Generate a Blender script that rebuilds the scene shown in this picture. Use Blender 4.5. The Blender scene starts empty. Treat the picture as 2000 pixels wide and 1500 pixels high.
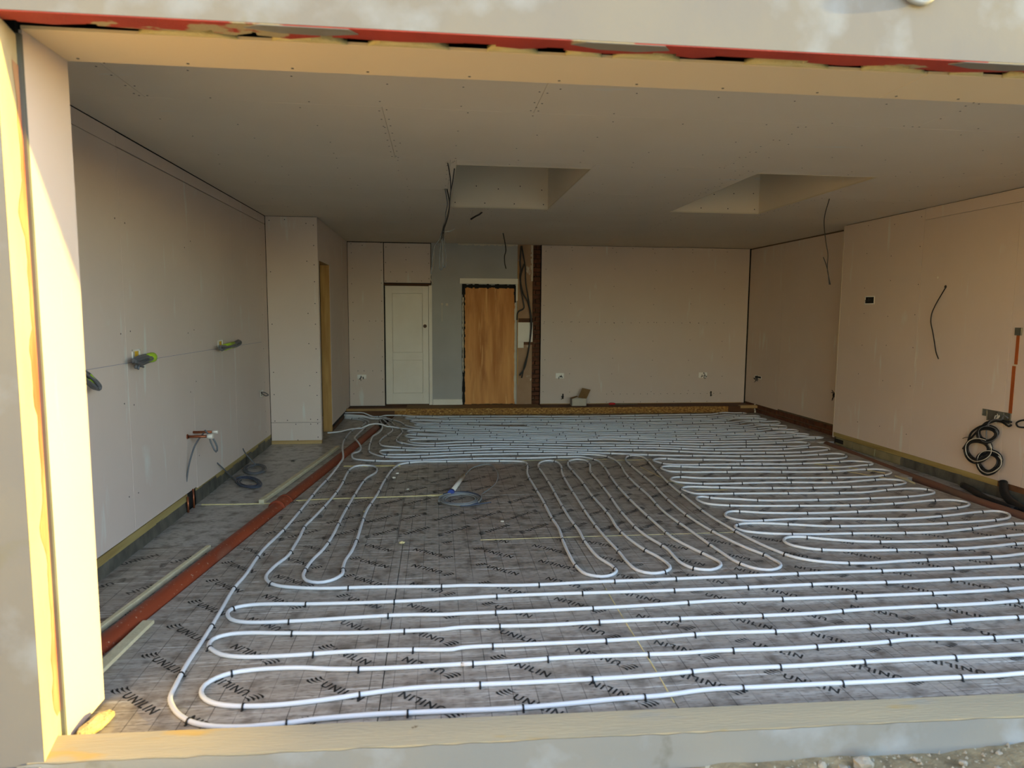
import bpy, bmesh, math, random
from mathutils import Vector, Matrix
random.seed(7)
C = bpy.context.scene.collection
S = bpy.context.scene
# ------------------------------------------------------------ camera, sky, sun, exposure
cam = bpy.data.objects.new('camera', bpy.data.cameras.new('camera')); C.objects.link(cam); S.camera = cam
CP = Vector((1.3882, -2.8472, 1.6276)); YAW, PIT, ROL = 0.112, -0.1032, 0.0071
fw = Vector((math.sin(YAW)*math.cos(PIT), math.cos(YAW)*math.cos(PIT), math.sin(PIT)))
r0 = Vector((math.cos(YAW), -math.sin(YAW), 0)); u0 = r0.cross(fw)
rr = r0*math.cos(ROL)+u0*math.sin(ROL); uu = u0*math.cos(ROL)-r0*math.sin(ROL)
cam.matrix_world = Matrix(((rr.x, uu.x, -fw.x, CP.x), (rr.y, uu.y, -fw.y, CP.y), (rr.z, uu.z, -fw.z, CP.z), (0, 0, 0, 1)))
cam.data.sensor_width = 36; cam.data.lens = 1316.7/2000*36; cam.data.clip_end = 500; cam.data.clip_start = .05
cam.data.dof.use_dof = True; cam.data.dof.focus_distance = 7.0; cam.data.dof.aperture_fstop = 24/9.0
S.view_settings.view_transform = 'Standard'; S.view_settings.look = 'None'; S.view_settings.gamma = 1
S.view_settings.use_curve_mapping = False; S.view_settings.exposure = 1.85
W = bpy.data.worlds.new('sky'); S.world = W; W.use_nodes = True
wn = W.node_tree.nodes; wl = W.node_tree.links
sky = wn.new('ShaderNodeTexSky'); sky.sky_type = 'NISHITA'; sky.sun_disc = False
sky.sun_elevation = math.radians(12); sky.sun_rotation = math.radians(94.4); sky.dust_density = 0.3; sky.air_density = 1.0; sky.ozone_density = 1.0
wl.new(sky.outputs[0], wn['Background'].inputs[0]); wn['Background'].inputs[1].default_value = 0.29
sd = Vector((12, -1, 1.72)).normalized()
sun = bpy.data.objects.new('sun', bpy.data.lights.new('sun', 'SUN')); C.objects.link(sun)
sun.rotation_euler = sd.to_track_quat('Z', 'Y').to_euler(); sun.location = (8, -3, 5)
sun.data.energy = 3.5; sun.data.color = (1.0, 0.70, 0.13); sun.data.angle = math.radians(.6)

# ------------------------------------------------------------ helpers
def srgb(r, g, b):
    f = lambda c: (c/255/12.92) if c/255 <= .04045 else ((c/255+.055)/1.055)**2.4
    return (f(r), f(g), f(b), 1)
MATS = {}
def mat(name, c1, c2=None, rough=.8, metal=0, scale=4., amt=.5, bump=0., bscale=60., stretch=(1, 1, 1), fleck=None, fl_s=3., fl_t=.66, fl_str=(1, 1, 1), detail=4, spec=.5, extra=None):
    m = bpy.data.materials.new(name); m.use_nodes = True; n = m.node_tree.nodes; l = m.node_tree.links
    b = n['Principled BSDF']; b.inputs['Roughness'].default_value = rough; b.inputs['Metallic'].default_value = metal
    b.inputs['Specular IOR Level'].default_value = spec
    tc = n.new('ShaderNodeTexCoord')
    def noise(sc, st, det=detail):
        mp = n.new('ShaderNodeMapping'); mp.inputs['Scale'].default_value = st; l.new(tc.outputs['Object'], mp.inputs[0])
        t = n.new('ShaderNodeTexNoise'); t.inputs['Scale'].default_value = sc; t.inputs['Detail'].default_value = det; l.new(mp.outputs[0], t.inputs['Vector']); return t.outputs['Fac']
    def ramp(src, a, c):
        r = n.new('ShaderNodeMapRange'); r.inputs['From Min'].default_value = a; r.inputs['From Max'].default_value = c; l.new(src, r.inputs['Value']); return r.outputs[0]
    def mix(f, a, c):
        x = n.new('ShaderNodeMix'); x.data_type = 'RGBA'
        for i, v in ((0, f), (6, a), (7, c)):
            if isinstance(v, (tuple, float, int)): x.inputs[i].default_value = v
            else: l.new(v, x.inputs[i])
        return x.outputs[2]
    col = c1
    if c2: col = mix(ramp(noise(scale, stretch), .5-amt/2, .5+amt/2), c1, c2)
    if fleck:
        for (fc, fs, ft, fst, soft) in fleck:
            col = mix(ramp(noise(fs, fst, 6), ft, ft+soft), col, fc)
    if extra: col = extra(n, l, tc, col, mix, ramp, noise, b)
    if isinstance(col, tuple): b.inputs['Base Color'].default_value = col
    else: l.new(col, b.inputs['Base Color'])
    if bump:
        bp = n.new('ShaderNodeBump'); bp.inputs['Strength'].default_value = bump; bp.inputs['Distance'].default_value = .01
        l.new(noise(bscale, stretch), bp.inputs['Height']); l.new(bp.outputs[0], b.inputs['Normal'])
    MATS[name] = m; return m
V = (1, 1, .12); HX = (.1, 1, 1); HY = (1, .12, 1)
scuff = srgb(214, 212, 205)
BRD = dict(rough=.82, scale=1.3, amt=.7, bump=.05, bscale=90)
M_board = mat('plasterboard', srgb(214,200,190), srgb(206,191,181), fleck=[(scuff, 9, .635, (1, 1, .14), .08), (scuff, 2.6, .67, (1, 1, .6), .08)], **BRD)
M_ceil = mat('ceiling_plasterboard', srgb(222,212,196), srgb(214,203,185), fleck=[(scuff, 7, .68, (.3, 1.2, 1), .06)], **BRD)
M_soff = mat('bounce_lit_plasterboard', srgb(236, 214, 178), srgb(228, 206, 170), **BRD)  # same plasterboard, paler and warmer: the bounced ground light is put into its colour
M_edge = mat('board_edge', srgb(205, 196, 176), rough=.9)
M_dark = mat('dark_void', srgb(28, 25, 22), rough=.95)
M_screw = mat('screw_head', srgb(34, 31, 29), rough=.6)
M_render = mat('cement_render', srgb(120,117,115), srgb(132,126,115), rough=.93, scale=2.2, amt=.5, bump=.06, bscale=28, detail=7, fleck=[(srgb(146,150,154), 3.2, .55, (1, 1, 1), .18), (srgb(124,119,104), 5, .66, (1, 1, 1), .1)])
M_plinth = mat('plinth_render', srgb(136, 136, 132), srgb(147, 142, 131), rough=.93, scale=2.2, amt=.5, bump=.1, bscale=28, detail=7, fleck=[(srgb(166, 169, 171), 3.2, .55, (1, 1, 1), .18), (srgb(118, 113, 100), 5, .66, (1, 1, 1), .1)])
M_plaster = mat('blue_grey_paint', srgb(176, 176, 174), srgb(164, 163, 160), rough=.7, scale=2)
M_pink = mat('pink_plaster', srgb(176, 146, 118), srgb(160, 128, 100), rough=.9, scale=5, bump=.4, bscale=25, fleck=[(srgb(205, 196, 176), 7, .66, (1, 1, .6), .05)])
M_sock = mat('white_socket_plastic', srgb(246, 243, 236), rough=.4)
M_white = mat('white_gloss', srgb(232, 226, 214), srgb(222, 214, 200), rough=.45, scale=3)
M_ply = mat('plywood', srgb(222, 160, 92), srgb(184, 118, 56), rough=.7, scale=2.6, amt=.35, stretch=(3.2, 3.2, .32), detail=8, fleck=[(srgb(176, 112, 56), 2.6, .52, (2.6, 2.6, .5), .2), (srgb(226, 172, 106), 5.2, .58, (4, 4, .25), .1)])
M_wood = mat('softwood', srgb(176, 160, 104), srgb(140, 118, 66), rough=.75, scale=6, amt=.5, stretch=(3, .25, 3), bump=.15, bscale=40)
M_woodz = mat('softwood_upright', srgb(200, 160, 98), srgb(160, 116, 60), rough=.75, scale=6, amt=.5, stretch=(3, 3, .3), bump=.15, bscale=40, fleck=[(srgb(110, 76, 40), 5, .70, (2, 2, .8), .04)])
M_woodx = mat('softwood_long', srgb(190, 160, 108), srgb(150, 116, 70), rough=.75, scale=6, amt=.5, stretch=(.25, 3, 3), bump=.15, bscale=40)
M_sill = mat('sill_timber', srgb(196, 176, 138), srgb(168, 156, 132), rough=.8, scale=2.5, amt=.5, stretch=(.35, 3, 3), bump=.25, bscale=45, fleck=[(srgb(190, 158, 96), 4.5, .64, (.5, 1.6, 1), .08), (srgb(170, 160, 140), 5, .62, (.5, 2, 1), .1), (srgb(120, 100, 70), 22, .72, (1, 1, 1), .03)])
M_oldwood = mat('old_dark_timber', srgb(112, 74, 44), srgb(74, 48, 30), rough=.85, scale=5, stretch=(.3, 2, 2), bump=.3, bscale=30)
M_osb = mat('osb', srgb(176, 132, 66), srgb(118, 76, 34), rough=.8, scale=26, amt=.25, stretch=(1, 1, 1.6), detail=6, bump=.3, bscale=60, fleck=[(srgb(214, 178, 112), 34, .62, (.8, .8, 2), .05)])
M_dpm = mat('black_membrane', srgb(62, 62, 58), srgb(104, 102, 92), rough=.55, scale=9, amt=.4, bump=.5, bscale=20, stretch=(1, 1, .6))
M_brick = mat('old_brick', srgb(112, 66, 42), srgb(70, 44, 30), rough=.95, scale=14, bump=.6, bscale=50, fleck=[(srgb(160, 140, 110), 12, .68, (1, 1, 1), .05)])
M_mortar = mat('mortar', srgb(104, 92, 74), srgb(84, 72, 56), rough=.95, scale=12, bump=.5)
M_block = mat('concrete_block', srgb(150, 140, 108), srgb(124, 116, 84), rough=.95, scale=7, bump=.6, bscale=40)
M_sub = mat('concrete_subfloor', srgb(78, 74, 68), srgb(58, 54, 50), rough=.95, scale=5)
M_pipe = mat('white_plastic_pipe', srgb(222, 223, 226), rough=.34)
M_clip = mat('black_clip', srgb(24, 24, 26), rough=.5)
M_orange2 = mat('dusty_waste_pipe', srgb(128, 78, 58), srgb(104, 84, 68), rough=.8, scale=4, amt=.5, stretch=(1, .5, 1))
M_orange = mat('terracotta_plastic', srgb(156, 70, 40), srgb(116, 50, 32), rough=.5, scale=3, amt=.6, stretch=(2, .5, 1), fleck=[(srgb(190, 160, 140), 60, .66, (1, 1, 1), .03), (srgb(150, 110, 90), 3, .6, (1, .5, 1), .2)])
M_foam = mat('expanding_foam', srgb(224, 210, 160), srgb(206, 188, 130), rough=.85, scale=20, bump=.8, bscale=60)
M_pir = mat('foam_board_edge', srgb(218, 206, 170), srgb(198, 186, 150), rough=.85, scale=20, bump=.3)
M_grey = mat('grey_cable', srgb(98, 100, 104), rough=.45)
M_lgrey = mat('light_grey_cable', srgb(140, 142, 142), rough=.45)
M_bluec = mat('blue_cable', srgb(66, 74, 92), rough=.45)
M_black = mat('black_cable', srgb(26, 25, 25), rough=.42)
M_whitec = mat('white_cable', srgb(200, 194, 180), rough=.45)
M_green = mat('green_tape', srgb(150, 190, 44), srgb(176, 208, 60), rough=.5, scale=30)
M_yellow = mat('yellow_card', srgb(222, 178, 44), rough=.6)
M_bluet = mat('blue_tape', srgb(44, 66, 138), rough=.5)
M_metal = mat('galvanised_steel', srgb(150, 150, 140), srgb(110, 110, 100), rough=.4, metal=.7, scale=14)
M_copper = mat('copper', srgb(190, 110, 72), srgb(120, 74, 54), rough=.35, metal=.8, scale=12)
M_red = mat('red_membrane', srgb(186, 66, 46), srgb(150, 46, 34), rough=.6, scale=5, bump=.3, bscale=150, fleck=[(srgb(176, 160, 124), 2.6, .60, (1, 2.4, 1), .015)])
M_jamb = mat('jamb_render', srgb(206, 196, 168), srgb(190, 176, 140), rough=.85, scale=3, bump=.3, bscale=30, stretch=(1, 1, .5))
M_redp = mat('red_primer', srgb(204, 96, 66), srgb(190, 150, 116), rough=.7, scale=3.5, amt=.25, stretch=(1, 2, .5))
M_slate = mat('slate_strip', srgb(104, 108, 106), srgb(80, 84, 84), rough=.6, scale=4)
M_card = mat('white_card', srgb(196, 190, 176), srgb(182, 174, 158), rough=.8)
M_brown = mat('brown_card', srgb(134, 104, 66), rough=.85)
M_redtool = mat('red_plastic', srgb(176, 30, 32), rough=.4)
M_chalk = mat('blue_chalk', srgb(86, 96, 150), rough=.9)
M_ink = mat('black_print', srgb(34, 32, 30), rough=.55)
M_soil = mat('sandy_soil', srgb(168, 148, 112), srgb(118, 102, 76), rough=1, scale=14, amt=.4, bump=1., bscale=50, detail=9, fleck=[(srgb(196, 184, 156), 30, .64, (1, 1, 1), .04)])
M_stone = mat('stone', srgb(178, 168, 150), srgb(140, 130, 112), rough=.9, scale=12, bump=.4)
M_grass = mat('garden_ground', srgb(240,220,178), srgb(188, 166, 122), rough=1, scale=3, bump=.5)
M_fence = mat('fence_timber', srgb(142, 110, 78), srgb(112, 84, 58), rough=.85, scale=5, stretch=(2, 2, .3))
def foil_extra(grid, lane):
    def f(n, l, tc, col, mix, ramp, noise, b):
        col = mix(ramp(noise(3.2, (.22, 7, 1), 8), .42, .75), col, srgb(190,184,176))
        col = mix(ramp(noise(30, (.045, 1.8, 1), 5), .61, .67), col, srgb(214, 212, 206))
        col = mix(ramp(noise(9, (1, 1, 1), 10), .50, .72), col, srgb(112,102,92))
        col = mix(ramp(noise(46, (.5, 2.2, 1), 6), .52, .74), col, srgb(104,94,84))
        if grid:
            sp = n.new('ShaderNodeSeparateXYZ'); l.new(tc.outputs['Object'], sp.inputs[0])
            for ax, off, per in ((0, .046, .1033), (1, .085, .1)):
                a = n.new('ShaderNodeMath'); a.operation = 'ADD'; l.new(sp.outputs[ax], a.inputs[0]); a.inputs[1].default_value = 10*per+off
                d = n.new('ShaderNodeMath'); d.operation = 'PINGPONG'; l.new(a.outputs[0], d.inputs[0]); d.inputs[1].default_value = per/2
                r = n.new('ShaderNodeMapRange'); r.inputs['From Min'].default_value = .0009; r.inputs['From Max'].default_value = .0021
                r.inputs['To Min'].default_value = 1; r.inputs['To Max'].default_value = 0; l.new(d.outputs[0], r.inputs['Value'])
                g = n.new('ShaderNodeMath'); g.operation = 'MULTIPLY'; l.new(r.outputs[0], g.inputs[0]); l.new(ramp(noise(3.3, (1, 1, 1), 3), .3, .62 if ax == 0 else .8), g.inputs[1])
                col = mix(g.outputs[0], col, srgb(44, 40, 38))
        rg = n.new('ShaderNodeMapRange'); rg.inputs['To Min'].default_value = .24; rg.inputs['To Max'].default_value = .46
        l.new(noise(8, (1, 1, 1), 8), rg.inputs['Value']); l.new(rg.outputs[0], b.inputs['Roughness'])
        return col
    return f
M_foil = mat('printed_foil', srgb(160,150,139), rough=.4, spec=.25, metal=.12, bump=.12, bscale=24, extra=foil_extra(True, 0))
M_foil2 = mat('plain_foil', srgb(182,177,170), rough=.4, spec=.25, metal=.12, bump=.18, bscale=16, extra=foil_extra(False, 0))

def ob(name, me, parent=None, kind=None, label=None, cat=None, group=None):
    o = bpy.data.objects.new(name, me); C.objects.link(o)
    if parent: o.parent = parent
    if kind: o['kind'] = kind
    if label: o['label'] = label
    if cat: o['category'] = cat
    if group: o['group'] = group
    return o
class MB:
    def __init__(s): s.v = []; s.f = []; s.sm = []
    def add(s, v, f, smooth=False):
        k = len(s.v); s.v += [tuple(p) for p in v]; s.f += [tuple(i+k for i in q) for q in f]; s.sm += [smooth]*len(f); return s
    def box(s, a, b, bev=0):
        x0, y0, z0 = a; x1, y1, z1 = b
        if x0 > x1: x0, x1 = x1, x0
        if y0 > y1: y0, y1 = y1, y0
        if z0 > z1: z0, z1 = z1, z0
        if bev:
            bm = bmesh.new(); bmesh.ops.create_cube(bm, size=1)
            for v in bm.verts: v.co = Vector(((x0+x1)/2+v.co.x*(x1-x0), (y0+y1)/2+v.co.y*(y1-y0), (z0+z1)/2+v.co.z*(z1-z0)))
            bmesh.ops.bevel(bm, geom=bm.edges[:], offset=bev, segments=1, affect='EDGES')
            bm.verts.index_update(); s.add([v.co[:] for v in bm.verts], [[v.index for v in f.verts] for f in bm.faces]); bm.free(); return s
        v = [(x, y, z) for z in (z0, z1) for y in (y0, y1) for x in (x0, x1)]
        return s.add(v, [(0, 2, 3, 1), (4, 5, 7, 6), (0, 1, 5, 4), (2, 6, 7, 3), (0, 4, 6, 2), (1, 3, 7, 5)])
    def prism(s, poly, z0, z1):       # poly: xy list counter-clockwise
        n = len(poly); v = [(x, y, z0) for x, y in poly]+[(x, y, z1) for x, y in poly]
        return s.add(v, [tuple(range(n))[::-1], tuple(range(n, 2*n))]+[(i, (i+1) % n, n+(i+1) % n, n+i) for i in range(n)])
    def hexa(s, v): # 8 corners bottom ccw then top
        return s.add(v, [(3, 2, 1, 0), (4, 5, 6, 7), (0, 1, 5, 4), (1, 2, 6, 5), (2, 3, 7, 6), (3, 0, 4, 7)])
    def tube(s, pts, r, n=8, cap=True):
        pts = [Vector(p) for p in pts]; N = len(pts); k = len(s.v); up = None; rr_ = r if callable(r) else (lambda t: r)
        for i, p in enumerate(pts):
            t = (pts[min(i+1, N-1)]-pts[max(i-1, 0)])
            t = t.normalized() if t.length > 1e-9 else Vector((0, 0, 1))
            if up is None:
                up = Vector((0, 0, 1)) if abs(t.z) < .9 else Vector((1, 0, 0))
            up = (up-t*up.dot(t)); up = up.normalized() if up.length > 1e-6 else t.orthogonal().normalized()
            sd_ = t.cross(up); rad = rr_(i/(N-1) if N > 1 else 0)
            for j in range(n):
                a = 2*math.pi*(j+.5)/n; s.v.append(tuple(p+up*math.sin(a)*rad+sd_*math.cos(a)*rad))
        for i in range(N-1):
            for j in range(n):
                s.f.append((k+i*n+j, k+i*n+(j+1) % n, k+(i+1)*n+(j+1) % n, k+(i+1)*n+j)); s.sm.append(True)
        if cap:
            s.f.append(tuple(k+j for j in range(n))[::-1]); s.f.append(tuple(k+(N-1)*n+j for j in range(n))); s.sm += [False, False]
        return s
    def mesh(s, name, m):
        me = bpy.data.meshes.new(name); me.from_pydata(s.v, [], s.f); me.materials.append(m)
        me.polygons.foreach_set('use_smooth', s.sm); me.update(); return me
    def build(s, name, m, parent=None, **k): return ob(name, s.mesh(name, m), parent, **k)
def crom(P, step=.03, closed=False):
    P = [Vector(p) for p in P]; out = []
    for i in range(len(P)-1):
        p0 = P[i-1] if i else P[0]*2-P[1]; p1 = P[i]; p2 = P[i+1]; p3 = P[i+2] if i+2 < len(P) else P[-1]*2-P[-2]
        a = .5; d1 = max((p1-p0).length**a, 1e-4); d2 = max((p2-p1).length**a, 1e-4); d3 = max((p3-p2).length**a, 1e-4)
        m1 = (p1-p0)/d1-(p2-p0)/(d1+d2)+(p2-p1)/d2; m2 = (p2-p1)/d2-(p3-p1)/(d2+d3)+(p3-p2)/d3
        m1 *= d2; m2 *= d2
        bend = 1-max(-1, min(1, (p2-p1).normalized().dot(((p2-p0).normalized() if (p2-p0).length else p2-p1))))
        L = (p2-p1).length; n = max(1, min(24, int(math.ceil(L/step))))
        for j in range(n):
            t = j/n; t2 = t*t; t3 = t2*t
            out.append(p1*(2*t3-3*t2+1)+m1*(t3-2*t2+t)+p2*(3*t2-2*t3)+m2*(t3-t2))
    out.append(P[-1]); return out
def empty(name, loc, label, cat, group=None):
    o = ob(name, None, None, None, label, cat, group); o.location = loc; o.empty_display_size = .05; return o
def child(mb, name, m, root, **k):   # mesh built in world space, re-based to the root's origin
    L = root.location; mb.v = [(x-L.x, y-L.y, z-L.z) for x, y, z in mb.v]
    return mb.build(name, m, root, **k)

XL, XC, XR1, XR2, YC, YB, YN, H, HO = -.6507, -.0402, 6.798, 6.5635, 5.671, 8.444, 5.373, 2.781, 2.572
YL = 7.96; YO = -.5; XOP = 6.0
G = .0022
def screws(parent, pts, ax, sgn, off, r=.0042, n=6):
    """pts: (a,b) on a plane; ax: normal axis, off: plane value"""
    mb = MB()
    for a, b in pts:
        c = [0, 0, 0]; o = [i for i in range(3) if i != ax]
        vs = []
        for lvl in (0, 1):
            for j in range(n):
                t = 2*math.pi*j/n; q = [0, 0, 0]; q[o[0]] = a+math.cos(t)*r; q[o[1]] = b+math.sin(t)*r; q[ax] = off+sgn*.0008*lvl; vs.append(q)
        mb.add(vs, [tuple(range(n, 2*n)) if (sgn > 0) == (ax != 1) else tuple(range(n, 2*n))[::-1]]+[(j, (j+1) % n, n+(j+1) % n, n+j) for j in range(n)])
    return mb.build('screw_head', M_screw, parent, kind='stuff')
# ------------------------------------------------------------ floor: insulation boards
floor = MB().box((-.95, -.36, -.2), (7.1, 8.6, -.1)).build('floor', M_sub, kind='structure')
def pipe_x(y): return -.25+.127*(y-.5) if y < 5.2 else -.25+.127*4.7+.115*(y-5.2)
def clip(poly, f):   # keep f(p)>=0
    out = []
    for i in range(len(poly)):
        a, b = poly[i], poly[(i+1) % len(poly)]; fa, fb = f(a), f(b)
        if fa >= 0: out.append(a)
        if (fa >= 0) != (fb >= 0):
            t = fa/(fa-fb); out.append((a[0]+(b[0]-a[0])*t, a[1]+(b[1]-a[1])*t))
    return out
# lettering: the word and the feather mark, drawn once
def word_mesh():
    cu = bpy.data.curves.new('word', 'FONT'); cu.body = 'UNILIN'; cu.space_character = 1.22; cu.offset = .026; cu.resolution_u = 2
    t = bpy.data.objects.new('word', cu); C.objects.link(t); bpy.context.view_layer.update()
    me = bpy.data.meshes.new_from_object(t.evaluated_get(bpy.context.evaluated_depsgraph_get()))
    V_ = [v.co.copy() for v in me.vertices]; F_ = [tuple(p.vertices) for p in me.polygons]
    bpy.data.objects.remove(t); bpy.data.curves.remove(cu); bpy.data.meshes.remove(me)
    x0 = min(v.x for v in V_); x1 = max(v.x for v in V_); y0 = min(v.y for v in V_); y1 = max(v.y for v in V_)
    V_ = [(.082+(v.x-x0)/(x1-x0)*.232, (v.y-y0)/(y1-y0)*.045-.0225) for v in V_]
    for k in range(4):   # feather strokes
        cx, cy = .036+(k-1.5)*.0095, (k-1.5)*.0160; an = math.radians(-4); ca, sa = math.cos(an), math.sin(an); L = .031-.003*abs(k-1.5)
        P = [(-L, -.0010), (-L*.1, -.0042), (L, .0016), (-L*.1, .0036)]
        P += [(-L*.55, -.0015), (-L*1.05, .0078), (-L*.70, .0100), (0, .0020)]
        b = len(V_); V_ += [(cx+x*ca-y*sa, cy+x*sa+y*ca) for x, y in P]; F_ += [(b, b+1, b+2, b+3), (b+4, b+5, b+6, b+7)]
    return V_, F_
WV, WF = word_mesh()
def lettering(marks, bounds, parent):
    bm = bmesh.new(); any_ = False
    for (lx, ly, deg) in marks:
        a = math.radians(deg); ca, sa = math.cos(a), math.sin(a)
        ex, ey = lx+.31*ca, ly+.31*sa
        if max(lx, ex) < bounds[0] or min(lx, ex) > bounds[2] or max(ly, ey) < bounds[1] or min(ly, ey) > bounds[3]: continue
        vs = [bm.verts.new((lx+x*ca-y*sa, ly+x*sa+y*ca, .0004)) for x, y in WV]; any_ = True
        for f in WF:
            try: bm.faces.new([vs[i] for i in f])
            except ValueError: pass
    if not any_: bm.free(); return
    for co, no in (((bounds[0]+.004, 0, 0), (-1, 0, 0)), ((bounds[2]-.004, 0, 0), (1, 0, 0)), ((0, bounds[1]+.004, 0), (0, -1, 0)), ((0, bounds[3]-.004, 0), (0, 1, 0))):
        bmesh.ops.bisect_plane(bm, geom=bm.verts[:]+bm.edges[:]+bm.faces[:], plane_co=co, plane_no=no, clear_outer=True)
    bmesh.ops.recalc_face_normals(bm, faces=bm.faces[:])
    for f in bm.faces:
        if f.normal.z < 0: f.normal_flip()
    me = bpy.data.meshes.new('printed_lettering'); bm.to_mesh(me); bm.free(); me.materials.append(M_ink)
    ob('printed_lettering', me, parent)
def board(x0, y0, x1, y1, marks=(), m=None, side=1, dz=0.):
    p = [(x0+G, y0+G), (x1-G, y0+G), (x1-G, y1-G), (x0+G, y1-G)]
    if side == 1: p = clip(p, lambda q: q[0]-(pipe_x(q[1])+.068))
    if side == -1: p = clip(p, lambda q: (pipe_x(q[1])-.072)-q[0])
    if len(p) < 3: return
    z = random.uniform(-.0012, .0004)+dz
    o = MB().prism(p, -.098, z).build('insulation_board', m or M_foil, floor)
    bx = (min(q[0] for q in p), min(q[1] for q in p), max(q[0] for q in p), max(q[1] for q in p))
    if side == 1 and x0 < .4: bx = (max(bx[0], pipe_x((y0+y1)/2)+.12), bx[1], bx[2], bx[3])
    if marks: lettering([k for k in marks], bx, o)
    return o
xs = [-.35, 1.146, 2.385, 3.625, 4.865, 6.1]
for i in range(5):
    X0 = -.09 if i == 0 else xs[i]; mk = []
    for j in range(-1, 8):
        if i == 0: mk += [(X0+.09, .10+.302*j, -40), (X0+.91, .10+.302*j, -38), (X0+.73, -.05+.298*j, 142)]
        else:
            o_ = .0 if i == 1 else .045
            mk += [(X0+.334, .045+.30*j+o_, 143), (X0+.504, .22+.30*j+o_, -40), (X0+1.154, .035+.30*j+o_, 139)]
    board(xs[i], -.345, xs[i+1], 1.885, mk)
bands = [(1.885, 3.09, [-.35, 1.10, 3.5, 6.1], .25), (3.09, 4.38, [-.2, .925, 3.35, 6.1], .12), (4.38, 5.60, [-.2, 2.1, 4.5, 6.1], .2), (5.60, 6.80, [.1, .9, 3.3, 6.1], .05), (6.80, YL-.005, [.1, 2.0, 4.4, 6.1], .15)]
for bi, (y0, y1, xx, ph) in enumerate(bands):
    for k in range(len(xx)-1):
        mk = []
        for i in range(-1, 9):
            base = xx[k]+(.29 if k else ph-xx[0]) if bi == 0 else xx[k]+ph
            nx = base+.305*i
            mk += [(nx, y0+.125, 40), (nx+.22, y0+.705, -139), (nx, y0+.945, 40)]
        board(xx[k], y0, xx[k+1], y1, mk)
mk = []
for j in range(-1, 4):
    for i in range(-2, 2): mk += [(-.39+.31*i, .76+.80*j, 46), (-.19+.31*i, .57+.80*j, -132)]
board(XL, -.345, .4, 1.93, mk, m=M_foil, side=-1)
board(XL, 1.93, .5, 3.0, m=M_foil2, side=-1, dz=-.002); board(XL, 3.0, .6, 4.33, m=M_foil2, side=-1); board(XL, 4.33, .8, YC, m=M_foil2, side=-1)
board(XL, YC, .9, 6.8, m=M_foil2, side=-1); board(XL, 6.8, .9, YL, m=M_foil2, side=-1)
board(6.1, 3.45, 6.34, YN, m=M_foil2, side=0, dz=-.012); board(6.34, 2.35, XR2+.02, YN, m=M_foil2, side=0, dz=-.03); board(6.1, YN, XR1+.02, YL, m=M_foil2, side=0, dz=-.006)
MB().prism([(6.1, -.34), (XR2+.03, -.34), (XR2+.03, 3.44), (6.1, 3.44)], -.098, -.090).build('trench_base', M_sub, floor)
def bead(pts, w, name='foam_bead', m=None, h=.006):
    mb = MB(); P = crom(pts, .06); n = len(P)
    vs = []
    for i, p in enumerate(P):
        t = (P[min(i+1, n-1)]-P[max(i-1, 0)]).normalized(); s_ = Vector((-t.y, t.x, 0)); ww = w*(.5+.25*math.sin(i*1.7)+.35*random.random())
        vs += [p-s_*ww-Vector((0, 0, .004)), p-s_*ww*.6+Vector((0, 0, h)), p+s_*ww*.6+Vector((0, 0, h*.9)), p+s_*ww-Vector((0, 0, .004))]
    F = []
    for i in range(n-1):
        for j in range(3): F.append((4*i+j, 4*i+4+j, 4*i+5+j, 4*i+1+j))
    mb.add(vs, F, True); return mb.build(name, m or M_foam, floor)
bead([(-.60, 2.999, 0), (-.3, 2.985, 0), (.0, 2.99, 0)], .007); bead([(-.01, 2.99, 0), (.05, 3.03, 0)], .02, h=.014)
bead([(.17, 3.05, 0), (.45, 3.085, 0), (.75, 3.095, 0), (1.1, 3.11, 0), (1.46, 3.13, 0)], .012); bead([(1.30, 3.115, 0), (1.47, 3.13, 0)], .02, h=.01)
bead([(1.7, 1.887, 0), (2.3, 1.892, 0), (3.0, 1.888, 0), (3.62, 1.885, 0)], .0045, h=.002)
bead([(.40, 4.375, 0), (.7, 4.365, 0), (1.0, 4.35, 0)], .035, h=.008)
bead([(2.28, 4.50, 0), (2.8, 4.50, 0), (3.3, 4.50, 0)], .010, h=.003); bead([(3.35, 4.44, 0), (3.8, 4.44, 0)], .012, h=.003)
bead([(2.388, .95, 0), (2.384, .5, 0), (2.386, 0, 0), (2.38, -.25, 0)], .005, h=.002)
bead([(3.57, 4.1, 0), (3.66, 3.5, 0), (3.80, 3.12, 0)], .006, h=.002); bead([(3.80, 3.10, 0), (4.1, 3.09, 0)], .009, h=.003); bead([(3.62, 2.6, 0), (3.60, 2.2, 0), (3.62, 1.92, 0)], .008, h=.002)
bead([(5.55, 3.9, 0), (5.8, 3.55, 0), (5.98, 3.3, 0)], .012, h=.004); bead([(5.5, 4.1, 0), (5.75, 3.95, 0), (6.05, 3.6, 0)], .014, h=.005)
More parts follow.
